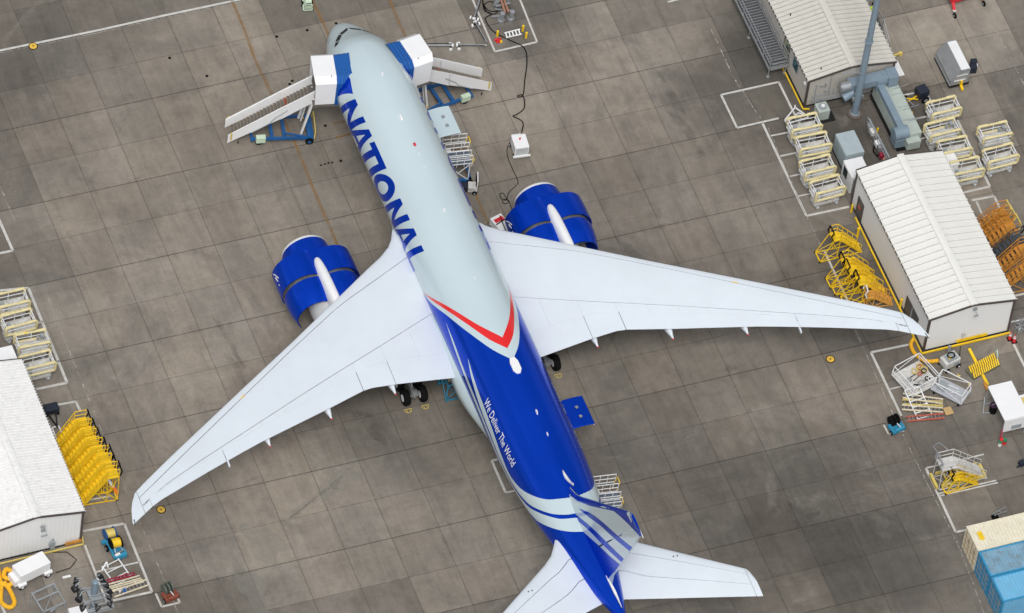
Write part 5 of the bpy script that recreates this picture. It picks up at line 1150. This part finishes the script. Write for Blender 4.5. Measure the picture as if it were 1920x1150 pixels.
# big rooftop-style unit on the ground with its ducts
t = thing('air_handling_unit', 'long pale green air handling unit beside the tall mast', 'air handler', (40.2, -20.6, 0))
MB().box(-.0, 1.85, -.1, 5.6, .35, 1.75).build('casing', SAGE, t, bevel=.03); MB().box(-.1, 1.95, -.2, 5.7, 0, .34).build('skid', DARK, t)
for k in range(4): MB().box(-.02, -.005, .3 + 1.3 * k, 1.45 + 1.3 * k, .5, 1.6).build('side_panel', SAGE, t)
for k in range(1, 4): MB().box(.9, 1.86, 1.35 * k, 1.35 * k + .05, 1.75, 1.78).build('top_seam', GREYM, t)
MB().box(.45, 1.6, -.7, -.1, .55, 1.45).build('fan_box', SAGE, t, bevel=.03)
for y_ in (1.2, 2.4, 4.6): MB().bar((1.2, y_, 1.78), (2.6, y_ + .1, 1.85), .04).build('tie_rod', STEEL, t)
t = thing('air_duct', 'blue-grey square duct and fan housings rising along the office gable', 'duct', (40.2, -20.6, 0))
MB().box(-.05, .5, .3, 6.0, 1.8, 2.3).build('long_duct', DUCT, t, bevel=.02)
MB().box(-.1, .7, 4.9, 5.9, 1.5, 2.75).build('duct_riser', DUCT, t, bevel=.03)
m = MB(); m.box(-2.4, 1.3, 5.0, 5.9, 2.1, 2.85); m.build('cross_duct', DUCT, t, bevel=.05)
MB().box(.9, 1.75, 4.85, 5.95, 1.4, 2.95).build('elbow', DUCT, t, bevel=.06)
MB().cyl((-3.1, 5.35, 2.55), (-2.3, 5.35, 2.55), .42, 16).cyl((-3.15, 5.35, 2.55), (-3.1, 5.35, 2.55), .3, 16).build('round_fan', STEEL, t, smooth=True); MB().cyl((-2.9, 4.95, 1.6), (-2.0, 5.1, 1.9), .35, 14).build('fan_motor', DUCT, t, smooth=True)
MB().cyl((-.45, .3, 1.75), (.75, .3, 1.75), .55, 20).build('scroll_fan', DUCT, t, smooth=True); MB().box(-.4, .4, -.2, .8, .5, 1.4).build('scroll_base', DUCT, t, bevel=.03)
t = thing('equipment_rack', 'long open steel rack with pipes and boxes beside the mast foot', 'rack', (38.6, -18.3, 0), R(1))
m = MB()
for y_ in (0, -1.6, -3.2, -4.8): m.bar((.0, y_, 0), (0, y_, 1.55), .09)
for z_ in (.5, 1.0, 1.5): m.bar((0, .2, z_), (0, -5.0, z_), .08)
m.build('rack_frame', GREYM, t)
for y_, z_, w_, m_ in ((-.5, 1.1, .5, STEEL), (-1.0, 1.1, .55, DIRTYW), (-2.1, .9, .5, WHITE), (-2.6, 1.0, .4, STEEL), (-3.1, .6, .35, CRIM)): MB().cb(-.22, y_, z_, .35, w_, .42).build('mounted_box', m_, t)
MB().tube([(-.1, .3, 1.6), (-.1, -4.8, 1.6)], .05).tube([(-.2, .1, 1.35), (-.2, -4.6, 1.35)], .04).build('pipes', STEEL, t); MB().tube([(-.3, -1.8, 1.0), (-.45, -2.1, .3), (-.3, -2.6, .2), (-.35, -2.9, .9)], .06).build('hose_loop', BLK, t); MB().bar((-.4, -3.6, .5), (0, -3.3, .8), .12).build('salmon_hose', COPPER, t)
for u, lb in (((1643, 255), 'yellow bollard between rack and air handling unit'), ((1707, 225), 'yellow bollard right of the air handling unit'), ((1679, 178), 'yellow bollard at the office corner by the dark cart'), ((1596, 398), 'yellow bollard at the near corner of the white box by the shed door')):
    t = thing('bollard', lb, 'bollard', at(*u), 0, 'yellow bollards in the yard'); MB().cyl((0, 0, 0), (0, 0, .95), .09, 12).cyl((0, 0, .95), (0, 0, 1.0), .09, 12, .05).build('post', YEL, t)
for u, lb in (((1607, 445), 'short yellow hose post beside the shed wall behind the step stands'), ((1687, 578), 'yellow post at the shed wall beside the starboard wing tip')):
    t = thing('bollard', lb, 'bollard', at(*u), 0, 'yellow posts along the shed wall'); MB().cyl((0, 0, 0), (0, 0, 1.0), .1, 12).build('post', YEL, t); MB().cyl((0, 0, 1.0), (0, 0, 1.12), .12, 10).build('cap', YEL, t)
tag(MB().box(-.85, .85, -.75, .6, 1.9, 2.05).box(-.8, .8, -.7, .55, 0, 1.9).build('white_cabinet', WHITE, None, (42.75, -24.0, 0)), 'white topped cabinet tucked behind the ridge end of the white shed', 'cabinet')
t = thing('towed_cart', 'dark navy cart with big wheels and yellow cross bars beside the office', 'cart', at(1716, 190), R(10))
MB().box(.1, 1.0, -.35, .5, .5, 1.2).build('cover', NAVY, t, bevel=.05); MB().bar((-.9, -.1, .5), (.3, .1, .5), .09).bar((-.8, .2, .55), (0, -.3, .55), .08).build('yellow_bar', YEL, t); MB().path([(-1.4, .6, .3), (-1.3, .9, 1.0), (-.9, -.9, 1.0), (-.7, -1.0, .5)], .06).build('handle', STEEL, t)
for x, y in ((.6, -.5), (.6, .6), (-.9, .4)): wheel('wheel', (x, y, .36), .36, .1, t, ax=(0, 1, 0))
t = thing('tow_hitch', 'white A-shaped towing frame beside the top left scissor lift', 'tow frame', at(1490, 226), R(8))
MB().path([(-.9, -.35, .35), (-.9, .1, .35), (.5, .9, .35), (1.0, -.4, .35), (-.9, -.35, .35)], .10).bar((-.6, -.1, .35), (.5, .3, .35), .08).bar((.5, .9, .35), (.6, 1.1, .35), .1).path([(-.6, -.3, .7), (.3, .1, .7), (.6, -.3, .7)], .07).build('frame', WHITE, t); MB().cb(.1, -.15, .35, .5, .3, .3).build('winch', GREYM, t); wheel('wheel', (-.75, -.3, .2), .2, .14, t); wheel('wheel', (.9, -.3, .2), .2, .14, t)
# top right
t = thing('baggage_container', 'grey aluminium air cargo container with slanted side on a dolly', 'cargo container', (47.35, -14.4, 0), R(0))
def uldr(y): return [(-.78, y, .4), (.78, y, .4), (.78, y, 2.1), (-.05, y, 2.1), (-.78, y, 1.05)]
MB().loft([uldr(-1.55), uldr(1.55)]).build('shell', mat('brushed_aluminium', (.42, .44, .45), .4, metal=.5, var=.1, vs=2, dirt=.2, dcol=(.25, .26, .27)), t, bevel=.03)
MB().box(-.06, .74, -1.5, 1.5, 2.105, 2.12).build('roof_sheet', WHITE, t)
m = MB()
for y in (-1.56, 1.56): m.path([(-.78, y, 1.05), (-.05, y, 2.1), (.78, y, 2.1)], .06)
m.bar((-.05, -1.56, 2.1), (-.05, 1.56, 2.1), .06).bar((-.8, -1.56, 1.05), (-.8, 1.56, 1.05), .06).bar((-.8, -1.56, .45), (-.8, 1.56, .45), .08); m.build('edge_frame', STEEL, t)
MB().box(-.5, .5, -1.6, -1.57, .9, 1.0).box(-.4, .6, -1.6, -1.57, 1.5, 1.56).build('door_bar', WHITE, t); MB().box(-.85, .85, -1.6, 1.6, .25, .39).build('dolly_deck', DARK, t); MB().bar((.15, -1.6, .3), (.1, -2.1, .3), .2, .2).bar((.15, -1.62, .4), (.15, -1.62, .9), .18).build('drawbar', YEL, t)
for x in (-.7, .7):
    for y in (-1.2, 1.2): wheel('wheel', (x, y, .18), .18, .14, t)
t = thing('navy_crate', 'small navy blue boxes stacked beside the aluminium cargo container', 'crate', at(1823, 134), R(-12)); MB().cb(0, 0, 0, .55, .5, .75).cb(.1, .4, 0, .5, .4, .9).build('crate', NAVY, t, bevel=.03); MB().cb(.33, .1, .5, .05, .25, .2).build('label_plate', WHITE, t)
tag(MB().cb(0, 0, 0, .3, .2, .12).cb(.4, -.15, 0, .25, .2, .15).build('yellow_chock', YELP, None, at(1785, 148)), 'pale yellow chock pair on the ground below the cargo container', 'wheel chock')
t = thing('red_frame_trolley', 'bright red steel frame trolley cut by the top edge at right', 'trolley', at(1805, 8), R(6))
m = MB(); m.bar((-1.1, -.1, .9), (1.3, -.1, .9), .2, .2).bar((-1.1, 1.4, .9), (1.3, 1.4, .9), .2, .2).bar((-1.1, -.1, .9), (-1.1, 1.4, .9), .25, .2).bar((1.2, -.1, .9), (1.2, 1.4, .9), .25, .2).bar((-1.1, -.1, .9), (-1.3, -.8, .6), .22, .25).bar((1.25, -.1, .9), (1.5, -.6, .6), .22, .25).cb(-.9, 0, .95, .6, .5, .25).cb(.9, .2, .95, .5, .5, .25)
m.build('frame', REDP, t); MB().box(-.7, .7, .15, 1.2, .82, .95).build('panel', NAVY, t); MB().bar((0, 0, 1.1), (.1, 1.2, 1.1), .08).cb(-1.3, -.8, .62, .25, .2, .1).cb(1.5, -.5, .62, .25, .2, .1).build('white_fittings', WHITE, t)
for x, y in ((-1.3, -1.0), (1.5, -.75), (-1.2, 1.5), (1.3, 1.5)): wheel('wheel', (x, y, .24), .24, .16, t)
# ---- lower right yard
def hose(name, label, pts, r_, rib, m, cat):
    P = [Vector(p) for p in pts]; Q = []
    for i in range(len(P) - 1):
        a, b, c, d = P[max(i-1, 0)], P[i], P[i+1], P[min(i+2, len(P)-1)]; n = max(2, int((c - b).length / (rib / 2)))
        for k in range(n): t_ = k / n; Q.append(.5 * ((2*b) + (c - a)*t_ + (2*a - 5*b + 4*c - d)*t_**2 + (3*b - a - 3*c + d)*t_**3))
    Q.append(P[-1]); rs = [r_ * (1 if k % 2 else .84) for k in range(len(Q))]
    return tag(MB().tube(Q, rs, 10).build(name, m), label, cat)
hz_ = lambda x, y, z: at(x, y, z)
hose('yellow_duct_hose', 'ribbed yellow air hose curling from the shed corner to the white cart', [hz_(1714, 634, .6), hz_(1708, 645, .25), hz_(1713, 660, .2), hz_(1728, 674, .2), hz_(1742, 678, .2), hz_(1760, 676, .5)], .17, .16, HOSEY, 'hose')
t = thing('start_cart', 'white and grey engine start cart with black hose ring below the shed gable', 'cart', at(1780, 686), R(14))
MB().box(-.75, .65, -.45, .5, .35, 1.05).build('body', DIRTYW, t, bevel=.06); MB().box(-.5, .5, -.35, .4, 1.05, 1.1).build('tray', GREYM, t); MB().tube([(.05 + .3 * math.cos(a), .1 + .25 * math.sin(a), 1.2) for a in rng(0, 2 * math.pi, 14)], .055).build('hose_ring', BLK, t); MB().cb(-.15, -.05, 1.1, .25, .15, .1).build('yellow_coupling', YEL, t); MB().cyl((.2, .55, .9), (.2, .6, 1.7), .12, 8).build('exhaust_stack', STEEL, t); MB().box(.0, .5, -.47, -.455, .5, .8).build('side_vent', GREYM, t)
for x, y in ((-.55, -.5), (.5, -.5), (-.55, .5), (.5, .5)): wheel('wheel', (x, y, .22), .22, .15, t, hub=WHITE, ax=(0, 1, 0))
MB().bar((.65, 0, .4), (1.0, .1, .7), .08).bar((1.0, .1, .3), (1.15, .4, 1.3), .05).build('tow_handle', DARK, t)
t = thing('flex_hose_rack', 'low rack of bright yellow slanting rollers beside a yellow post', 'roller rack', at(1843, 692), R(16))
MB().box(-1.35, 1.35, -.5, .55, .0, .2).build('base', mat('olive_grey', (.12, .13, .09), .7), t)
for k in range(13):
    x = -1.25 + .2 * k; MB().bar((x, -.5, .25), (x + .1, -.1, .5), .1).bar((x + .06, 0, .32), (x + .16, .5, .55), .1).build('roller', YEL, t)
MB().path([(1.2, -.2, .2), (1.25, -.1, .9), (1.6, .4, .9), (1.5, .6, .2)], .05).path([(1.3, 0, .6), (1.7, .5, .6)], .05).build('wire_frame', MINT, t)
a_, b_ = at(1817, 654, .12), at(1852, 722, .12)
tag(MB().bar(a_, b_, .22, .12).build('yellow_beam', YEL), 'straight yellow beam lying on the ground through the roller rack', 'beam')
tag(MB().bar(at(1846, 718, .14), at(1853, 733, .14), .25, .14).build('orange_beam_end', ORA), 'short orange beam end under the white canopy edge', 'beam')
for u, lb in (((1797, 706), 'small yellow wheel chock on the ground, nearer the grey cage cart'), ((1817, 722), 'small yellow wheel chock on the ground, farther toward the canopy')):
    t = thing('wheel_chock', lb, 'wheel chock', at(*u), R(30)); MB().prism([(-.12, -.12), (.12, -.12), (.0, .14)], 0, .14).bar((-.12, 0, .1), (.12, .15, .12), .05).build('block', YELP, t)
def cage_dolly(label, loc, rz, L_, W_, m_, clutter):
    t = thing('cage_trolley', label, 'trolley', loc, rz, 'flat trolleys with tubular cages'); MB().box(-L_ / 2, L_ / 2, -W_ / 2, W_ / 2, .4, .52).build('deck', m_, t, bevel=.02)
    m = MB()
    for x in (-L_ / 2, L_ / 2):
        for y in (-W_ / 2, W_ / 2): m.bar((x, y, .5), (x * .92, y * .98, 1.5), .06)
    c = [(-L_ / 2 * .92, -W_ / 2, 1.5), (L_ / 2 * .92, -W_ / 2, 1.5), (L_ / 2 * .92, W_ / 2, 1.5), (-L_ / 2 * .92, W_ / 2, 1.5)]; m.path(c, .06, closed=True); m.bar(c[0], (c[1][0], c[1][1], .6), .035).bar(c[2], (c[3][0], c[3][1], .6), .035).bar((-L_ / 2, -W_ / 2, 1.0), (-L_ / 2, W_ / 2, 1.0), .05).bar((L_ / 2, -W_ / 2, 1.0), (L_ / 2, W_ / 2, 1.0), .05); m.build('cage', WHITE, t)
    for x in (-L_ / 2 * .8, L_ / 2 * .8):
        for y in (-W_ / 2 * .8, W_ / 2 * .8): wheel('wheel', (x, y, .2), .2, .12, t, ax=(1, 0, 0))
    if clutter:
        rr = random.Random(4)
        for k in range(14):
            x, y = rr.uniform(-L_ / 2.5, L_ / 2.5), rr.uniform(-W_ / 2.6, W_ / 2.6); r_ = rr.uniform(.14, .28)
            MB().tube([(x + r_ * math.cos(a), y + r_ * math.sin(a), .62 + .03 * k) for a in rng(0, 2 * math.pi, 10)], .045).bar((x - r_, y, .62), (x + r_, y, .7), .04).build('hose_coil', [YELP, WHITE, SALMON, STEEL, DIRTYW, YELP, BLK][k % 7], t)
        MB().bar((-.6, -.5, .65), (-.1, -.9, .7), .14).bar((-.5, .2, .7), (.5, .3, .7), .05).bar((-.4, -.2, .75), (.6, 0, .75), .05).build('parts_pile', BLK, t)
    else:
        MB().box(-L_ / 2.6, -L_ / 8, -W_ / 3, W_ / 3, .53, .57).build('tray', GREYM, t); MB().path([(.1, -.3, .6), (.4, -.2, .75), (.6, .2, .6)], .05).path([(-.4, .3, .65), (.5, .3, .7)], .05).build('loose_bars', WHITE, t)
cage_dolly('white caged trolley cluttered with hoses inside the box by the shed gable', at(1715, 718), R(16), 2.7, 2.6, DIRTYW, True)
cage_dolly('grey caged trolley angled beside the cluttered white trolley', at(1781, 740), R(-50), 2.7, 1.5, mat('grey_deck_paint', (.42, .44, .48), .5, var=.1, dirt=.3), False)
def ladder(label, a, b, m_, grp, z=.3, w_=.42):
    p, q = at(*a, z), at(*b, z); L_ = (q - p).length; t = thing('ladder', label, 'ladder', (p.x, p.y, z), math.atan2(q.y - p.y, q.x - p.x), grp)
    for y in (-w_ / 2, w_ / 2): MB().bar((0, y, 0), (L_, y, 0), .07, .12).build('rail', m_, t)
    m = MB(); x = .2
    while x < L_ - .1: m.bar((x, -w_ / 2, 0), (x, w_ / 2, 0), .05); x += .3
    m.build('rungs', STEEL, t)
G4 = 'ladders laid on the rack below the trolleys'
ladder('pale yellow ladder, top of the pile below the cluttered trolley', (1693, 742), (1768, 753), WOOD, G4, .6)
ladder('pale ladder with yellow steps, second of the pile below the cluttered trolley', (1692, 754), (1768, 757), YELP, G4, .5)
ladder('long cream ladder in the middle of the pile beside the plywood sheet', (1691, 764), (1768, 769), WOOD, G4, .5); ladder('faded red ladder at the bottom of the pile beside the plywood sheet', (1700, 786), (1770, 780), SALMON, G4, .5)
t = thing('ladder_rack', 'white tubular rack lying across the ladder pile at right', 'rack', at(1727, 775), R(4)); m = MB()
for x in (-.62, .62): m.bar((x, -.6, .25), (x, 1.9, .85), .08)
for k in range(6): y = -.6 + .5 * k; m.bar((-.62, y, .25 + .24 * (y + .6)), (.62, y, .25 + .24 * (y + .6)), .07)
m.build('frame', WHITE, t)
tag(MB().box(-.33, .33, -.35, .35, .25, .33).build('plywood_sheet', PLY, None, at(1777, 775), bevel=.0), 'small square plywood sheet at the end of the ladders', 'sheet')
def hose_reel(name, label, loc, rz, m_, drum):
    t = thing(name, label, 'hose reel cart', loc, rz)
    MB().box(-.55, .55, -.65, -.1, .2, .5).box(-.6, -.35, -.6, .2, .25, .55).box(.3, .55, -.6, .2, .25, .55).cyl((-.4, -.55, .55), (.4, -.55, .55), .16, 10).build('base', m_, t, bevel=.02)
    for x in (-.3, 0, .3): MB().cyl((x - .06, .25, .75), (x + .06, .25, .75), .42, 18).build('drum', drum, t)
    MB().bar((0, .25, .75), (.05, -.6, .8), .06).build('handle', WHITE, t)
    for x in (-.6, .6): wheel('wheel', (x, -.4, .2), .2, .1, t)
    return t
hose_reel('cable_reel_cart', 'turquoise blue cart with black cable drums on a white square', at(1677, 803), R(12), TBLUE, BLK)
hose_reel('cable_reel_cart', 'rust brown cart with black and green drums on a white square at lower left', at(316, 1118), R(12), MAROON, mat('grey_green_drum', (.10, .12, .10), .6))
# white canopy
t = thing('work_canopy', 'flat white canopy shelter at the right edge with dark legs', 'canopy', (0, 0, 0))
zc_ = 2.2; c4 = [at(1852, 725, zc_), at(1895, 718, zc_)]; cx0 = c4[0].x; cyt = c4[0].y; cyb = at(1882, 790, zc_).y
MB().box(cx0, cx0 + 2.0, cyb, cyt, zc_ - .05, zc_ + .03).build('roof', WHITEC, t); MB().box(cx0 + .02, cx0 + 3.3, cyb - .02, cyb, .75, zc_ - .05).build('side_sheet', WHITE, t); MB().box(cx0 + 2.05, cx0 + 3.3, cyb, cyt - 1.3, zc_ - .35, zc_ - .28).build('second_roof', WHITEC, t); MB().box(cx0 + 2.2, cx0 + 2.45, cyb + .8, cyt - 1.6, zc_ - .28, zc_ - .2).build('yellow_board', YELP, t)
for x in (cx0 + .06, cx0 + 1.94):
    for y in (cyb + .05, cyt - .06): MB().bar((x, y, 0), (x, y, zc_ - .05), .08).build('leg', GREYM, t)
MB().path([(cx0 - .05, cyt, .9), (cx0 - .45, cyt - .9, .1), (cx0 + .1, cyt - 1.0, .1)], .06).bar((cx0 - .2, cyt - .4, .5), (cx0 + .3, cyt - .4, .5), .05).build('brace', GREYM, t); MB().box(cx0 + .7, cx0 + 1.5, cyb - .1, cyb - .03, 1.0, 1.4).build('clear_pocket', GREYM, t)
t = thing('waste_drum', 'black drum with purple lid under the white canopy edge', 'drum', at(1861, 772)); MB().cyl((0, 0, 0), (0, 0, .8), .3, 18).build('body', BLK, t); MB().cyl((0, 0, .8), (0, 0, .84), .31, 18).build('lid', mat('dark_purple_lid', (.05, .015, .05), .5), t); MB().bar((-.15, 0, .87), (.15, .08, .87), .05).build('handle', GREYM, t)
t = thing('fire_extinguisher_cart', 'red, green and white fire bottles at the canopy corner', 'fire extinguisher', at(1877, 834)); MB().cyl((0, .1, 0), (0, .1, .6), .15, 12).cyl((.28, .05, 0), (.28, .05, .35), .18, 12).build('red_bottle', REDP, t); MB().cyl((-.15, -.05, 0), (-.15, -.05, .4), .14, 12).build('white_bucket', WHITE, t); MB().cyl((-.15, -.05, .4), (-.15, -.05, .5), .15, 12).cyl((.28, .05, .36), (.28, .05, .5), .19, 12).build('green_lid', GREEN, t); MB().bar((0, .2, .5), (.1, .5, 1.3), .08).bar((-.1, .3, .7), (.15, .4, 1.0), .06).build('red_hose', CRIM, t)
for u, lb in (((1893, 636), 'red and white traffic cone nearer the shed gable corner'), ((1901, 641), 'red and white traffic cone farther from the shed gable corner')):
    t = thing('traffic_cone', lb, 'traffic cone', at(*u), 0, 'traffic cones by the shed corner'); MB().cb(0, 0, 0, .42, .42, .05).build('base', BLK, t); MB().cyl((0, 0, .05), (0, 0, .9), .16, 12, .04).build('cone', REDP, t); MB().cyl((0, 0, .45), (0, 0, .6), .112, 12, .092).cyl((0, 0, .7), (0, 0, .76), .078, 12, .07).build('white_band', WHITE, t)
t = thing('wire_bundle', 'tangle of pale grey wire cage frames at the right edge', 'wire frames', at(1913, 618)); m = MB(); rr = random.Random(9)
for k in range(7):
    cx, cy, cz, r_ = rr.uniform(-.4, .5), rr.uniform(-.6, .7), rr.uniform(.3, .9), rr.uniform(.25, .45); ax = rr.uniform(0, 3)
    m.tube([(cx + r_ * math.cos(a) * math.cos(ax), cy + r_ * math.cos(a) * math.sin(ax), cz + r_ * .8 * math.sin(a)) for a in rng(0, 2 * math.pi, 10)], .03, 5)
m.build('frames', STEEL, t); wheel('wheel', (.3, -.6, .3), .3, .1, t)
t = thing('tow_dolly', 'dark tow dolly with grey bar beside the cream container', 'tow bar', at(1868, 968), R(12)); MB().bar((-.4, .1, .35), (.9, .15, .4), .07).bar((-.3, -.1, .35), (.8, -.2, .35), .06).bar((.3, -.2, .35), (.3, .15, .35), .06).build('bar', STEEL, t); MB().cyl((-.45, -.1, .2), (-.3, -.1, .2), .2, 12).cyl((-.2, -.2, .2), (-.05, -.2, .2), .2, 12).build('wheels', BLK, t)
t = thing('tow_dolly', 'dark navy tow fitting cut by the right edge below the canopy', 'tow bar', at(1916, 876), R(12)); MB().bar((-.5, 0, .3), (.6, .1, .4), .12).cb(0, .1, .2, .4, .4, .4).build('bar', NAVY, t)
# shipping containers
def container(label, y1, mroof, mside, mdoor, L_=12.2):
    W_, H_ = 2.44, 2.59; t = thing('shipping_container', label, 'shipping container', (30.35, y1 - W_, 0))
    m = MB(); m.box(.06, L_, .05, W_ - .05, .15, H_ - .08); m.build('body', mside, t)
    m = MB()
    x = .35
    while x < L_ - .2: m.add([(x, .12, H_ - .08), (x + .04, .12, H_ - .03), (x + .13, .12, H_ - .03), (x + .17, .12, H_ - .08), (x, W_ - .12, H_ - .08), (x + .04, W_ - .12, H_ - .03), (x + .13, W_ - .12, H_ - .03), (x + .17, W_ - .12, H_ - .08)], [(0, 4, 5, 1), (1, 5, 6, 2), (2, 6, 7, 3), (0, 1, 2, 3), (7, 6, 5, 4)]); m.box(x, x + .12, .0, .05, .2, H_ - .15); m.box(x, x + .12, W_ - .05, W_, .2, H_ - .15); x += .28
    stuff(m.build('roof_corrugation', mroof, t))
    MB().box(.08, L_ - .1, .1, W_ - .1, H_ - .079, H_ - .076).build('roof_sheet', mroof, t)
    m = MB()
    for y in (0, W_ - .12): m.box(0, .14, y, y + .12, 0, H_); m.box(L_ - .1, L_, y, y + .12, 0, H_); m.box(.14, L_ - .1, y, y + .12, H_ - .1, H_ - .02); m.box(.14, L_ - .1, y, y + .12, 0, .16)
    m.box(0, .14, .12, W_ - .12, H_ - .14, H_ - .01).box(0, .12, .12, W_ - .12, 0, .14); m.build('corner_frame', mdoor, t)
    for k in (0, 1):
        y0 = .14 + k * (W_ / 2 - .13); d_ = MB().box(-.0, .05, y0, y0 + W_ / 2 - .16, .16, H_ - .16).build('door', mdoor, t)
        mm = MB()
        for q in (.25, .8): mm.cyl((-.05, y0 + q, .1), (-.05, y0 + q, H_ - .08), .025, 6)
        for z in (.6, 1.2, 1.8): mm.box(-.03, 0, y0 + .05, y0 + W_ / 2 - .2, z, z + .05)
        mm.build('lock_rods', STEEL if mdoor is not CCREAM else mat('rusty_cream', (.38, .26, .13), .6), d_)
        MB().box(-.02, -.003, y0 + .3, y0 + .55, 1.5, 1.8).build('placard', GREYM, d_)
    return t
c1 = container('cream shipping container, farthest of the three at lower right', -58.52, CCREAM, CCREAM, CCREAM)
MB().box(.55, .95, .9, 1.7, 2.563, 2.572).build('yellow_warning_label', YEL, c1)
container('faded blue-grey roofed shipping container between the cream and bright blue ones', -61.03, CB1, CB2, WORN); container('bright sky blue shipping container, nearest of the three at lower right', -63.55, CB2, CB2, WORN)
# ---- lower left yard
t = thing('air_conditioning_cart', 'boxy white air conditioning cart on wheels at the lower left with yellow hose', 'cart', at(57, 1083), R(14))
MB().box(-1.35, 1.35, -.6, .65, .62, 1.72).build('body', WHITEC, t, bevel=.05); MB().box(1.36, 1.5, -.3, .4, .6, 1.4).build('grille', DARK, t); MB().box(-1.75, -1.36, -.5, .5, .5, 1.1).build('outlet_box', WHITE, t)
for x in (-1.15, 1.15):
    for y in (-.62, .62): wheel('wheel', (x, y, .3), .3, .2, t, hub=WHITE, ax=(0, 1, 0)); MB().cb(x, y, .45, .7, .28, .25).build('mudguard', WHITE, t, bevel=.04)
hose('yellow_duct_hose', 'fat ribbed yellow air hose looping at the lower left corner', [at(30, 1076, .8), at(12, 1068, .7), at(8, 1082, .45), at(24, 1088, .5), at(14, 1098, .3), at(-12, 1086, .3)], .2, .17, HOSEY, 'hose')
hose('yellow_duct_hose', 'long ribbed yellow hose loop below the looped one, along the left edge', [at(-4, 1065, .3), at(2, 1100, .25), at(2, 1128, .22), at(18, 1139, .22), at(27, 1130, .22), at(20, 1110, .25), at(8, 1092, .3)], .19, .17, HOSEY, 'hose')
t = thing('pipe_rack', 'empty grey steel frame rack on the ground at the lower left', 'rack', at(90, 1138), R(12)); m = MB()
for y, z in ((-.8, .9), (.2, 1.1), (.9, 1.2)): m.bar((-.95, y, z), (.95, y, z), .10)
for x in (-.95, .95): m.bar((x, -.9, .9), (x, 1.0, 1.25), .08); [m.bar((x, y, 0), (x, y, 1.1), .08) for y in (-.8, .9)]
m.bar((-.95, -.8, .3), (.95, .9, .3), .05).bar((-.3, -.8, .5), (.3, -.8, .8), .12); m.build('frame', GREYM, t)
tag(MB().box(-.32, .32, -.09, .09, 0, .06).build('white_block', WHITE, None, at(125, 1082), bevel=0), 'small white block on the ground right of the air conditioning cart', 'block')
t = thing('hose_reel_trailer', 'blue and turquoise trailer with two yellow hose reels in the lower left box', 'hose reel cart', at(214, 1032), R(8))
MB().box(-.45, .35, -.5, .9, .3, .5).box(-.75, 0, .55, .85, .35, .6).build('bed', TBLUE, t, bevel=.03); MB().path([(-.5, -1.0, .5), (.5, -1.0, .5), (.45, -.3, .55), (-.45, -.3, .55)], .14, closed=True).box(-.4, .5, -1.15, -.85, .3, .65).build('tow_frame', TBLUE, t)
MB().path([(-.3, -.75, .7), (.3, -.75, .7), (.25, -.45, .9), (-.25, -.45, .9)], .06, closed=True).build('handle', STEEL, t)
for y, m_, r_ in ((1.0, YELP, .36), (.05, YEL, .36)):
    MB().cyl((-.3, y, .95), (.4, y - .1, .95), r_, 16).build('hose_drum', m_, t)
    MB().cyl((-.36, y, .95), (-.3, y, .95), r_ + .1, 18).build('reel_flange', SBLUE if y > .5 else BLK, t); MB().cyl((.4, y - .1, .95), (.46, y - .1, .95), r_ + .12, 18).build('reel_flange', SBLUE if y > .5 else BLK, t)
for x in (-.55, .5): wheel('wheel', (x, .2, .28), .28, .16, t)
G5 = 'planks and ladders laid in the lower left box'
ladder('crimson ladder, topmost of the pile in the lower left box', (201, 1090), (253, 1076), CRIM, G5, .6, .22)
ladder('cream plank ladder, second of the pile in the lower left box', (203, 1099), (263, 1082), WOOD, G5, .55, .25); ladder('cream plank ladder, third of the pile in the lower left box', (206, 1107), (268, 1089), WOOD, G5, .5, .2)
ladder('cream open ladder at the bottom of the pile in the lower left box', (212, 1115), (277, 1092), WOOD, G5, .45, .5)
t = thing('ladder_rack', 'white tubular rack under the ladders in the lower left box', 'rack', at(225, 1090), R(14)); m = MB()
for x in (-.7, .75): m.bar((x, -1.1, .35), (x, 1.5, .6), .08)
for y in (-1.0, -.4, .2, .9, 1.5): m.bar((-.7, y, .4), (.75, y, .4 + .05), .06)
m.path([(-.9, 1.2, .6), (-.3, 1.5, .9), (-.5, 1.0, .9)], .09); m.cb(.9, 1.8, .5, .4, .2, .2); m.build('frame', WHITE, t)
t = thing('blue_bottle', 'small blue drum at the lower end of the ladder pile', 'drum', at(233, 1113)); MB().cyl((0, 0, 0), (0, 0, .45), .17, 12).build('drum', SBLUE, t)
t = thing('dark_dolly', 'black dolly with triangular drawbar against the left shed wall', 'dolly', at(99, 782), 0); MB().box(-.6, .5, .0, .7, .4, .9).build('box', NAVY, t, bevel=.03); MB().path([(-.4, 0, .5), (-.1, -1.3, .4), (.2, 0, .5)], .1, closed=True).build('drawbar', DARK, t)
for x in (-.5, .45): wheel('wheel', (x, .2, .25), .25, .14, t)
t = thing('tube_trestle', 'white square tube frames against the left shed below the black dolly', 'frame', at(111, 822)); MB().path([(-.3, -.5, .3), (.25, -.5, .3), (.25, .9, .3), (-.3, .9, .3)], .09, closed=True).path([(.0, -1.6, .3), (.5, -1.6, .3), (.45, -.6, .3), (-.05, -.6, .3)], .09, closed=True).build('frame', WHITE, t)
tag(MB().box(-1.4, 1.2, -.65, .67, 0, 3.0).build('white_container', WHITEC, None, (-35.6, -22.75, 0), bevel=.04), 'white flat-topped cabinet at the far end of the left shed', 'cabinet')
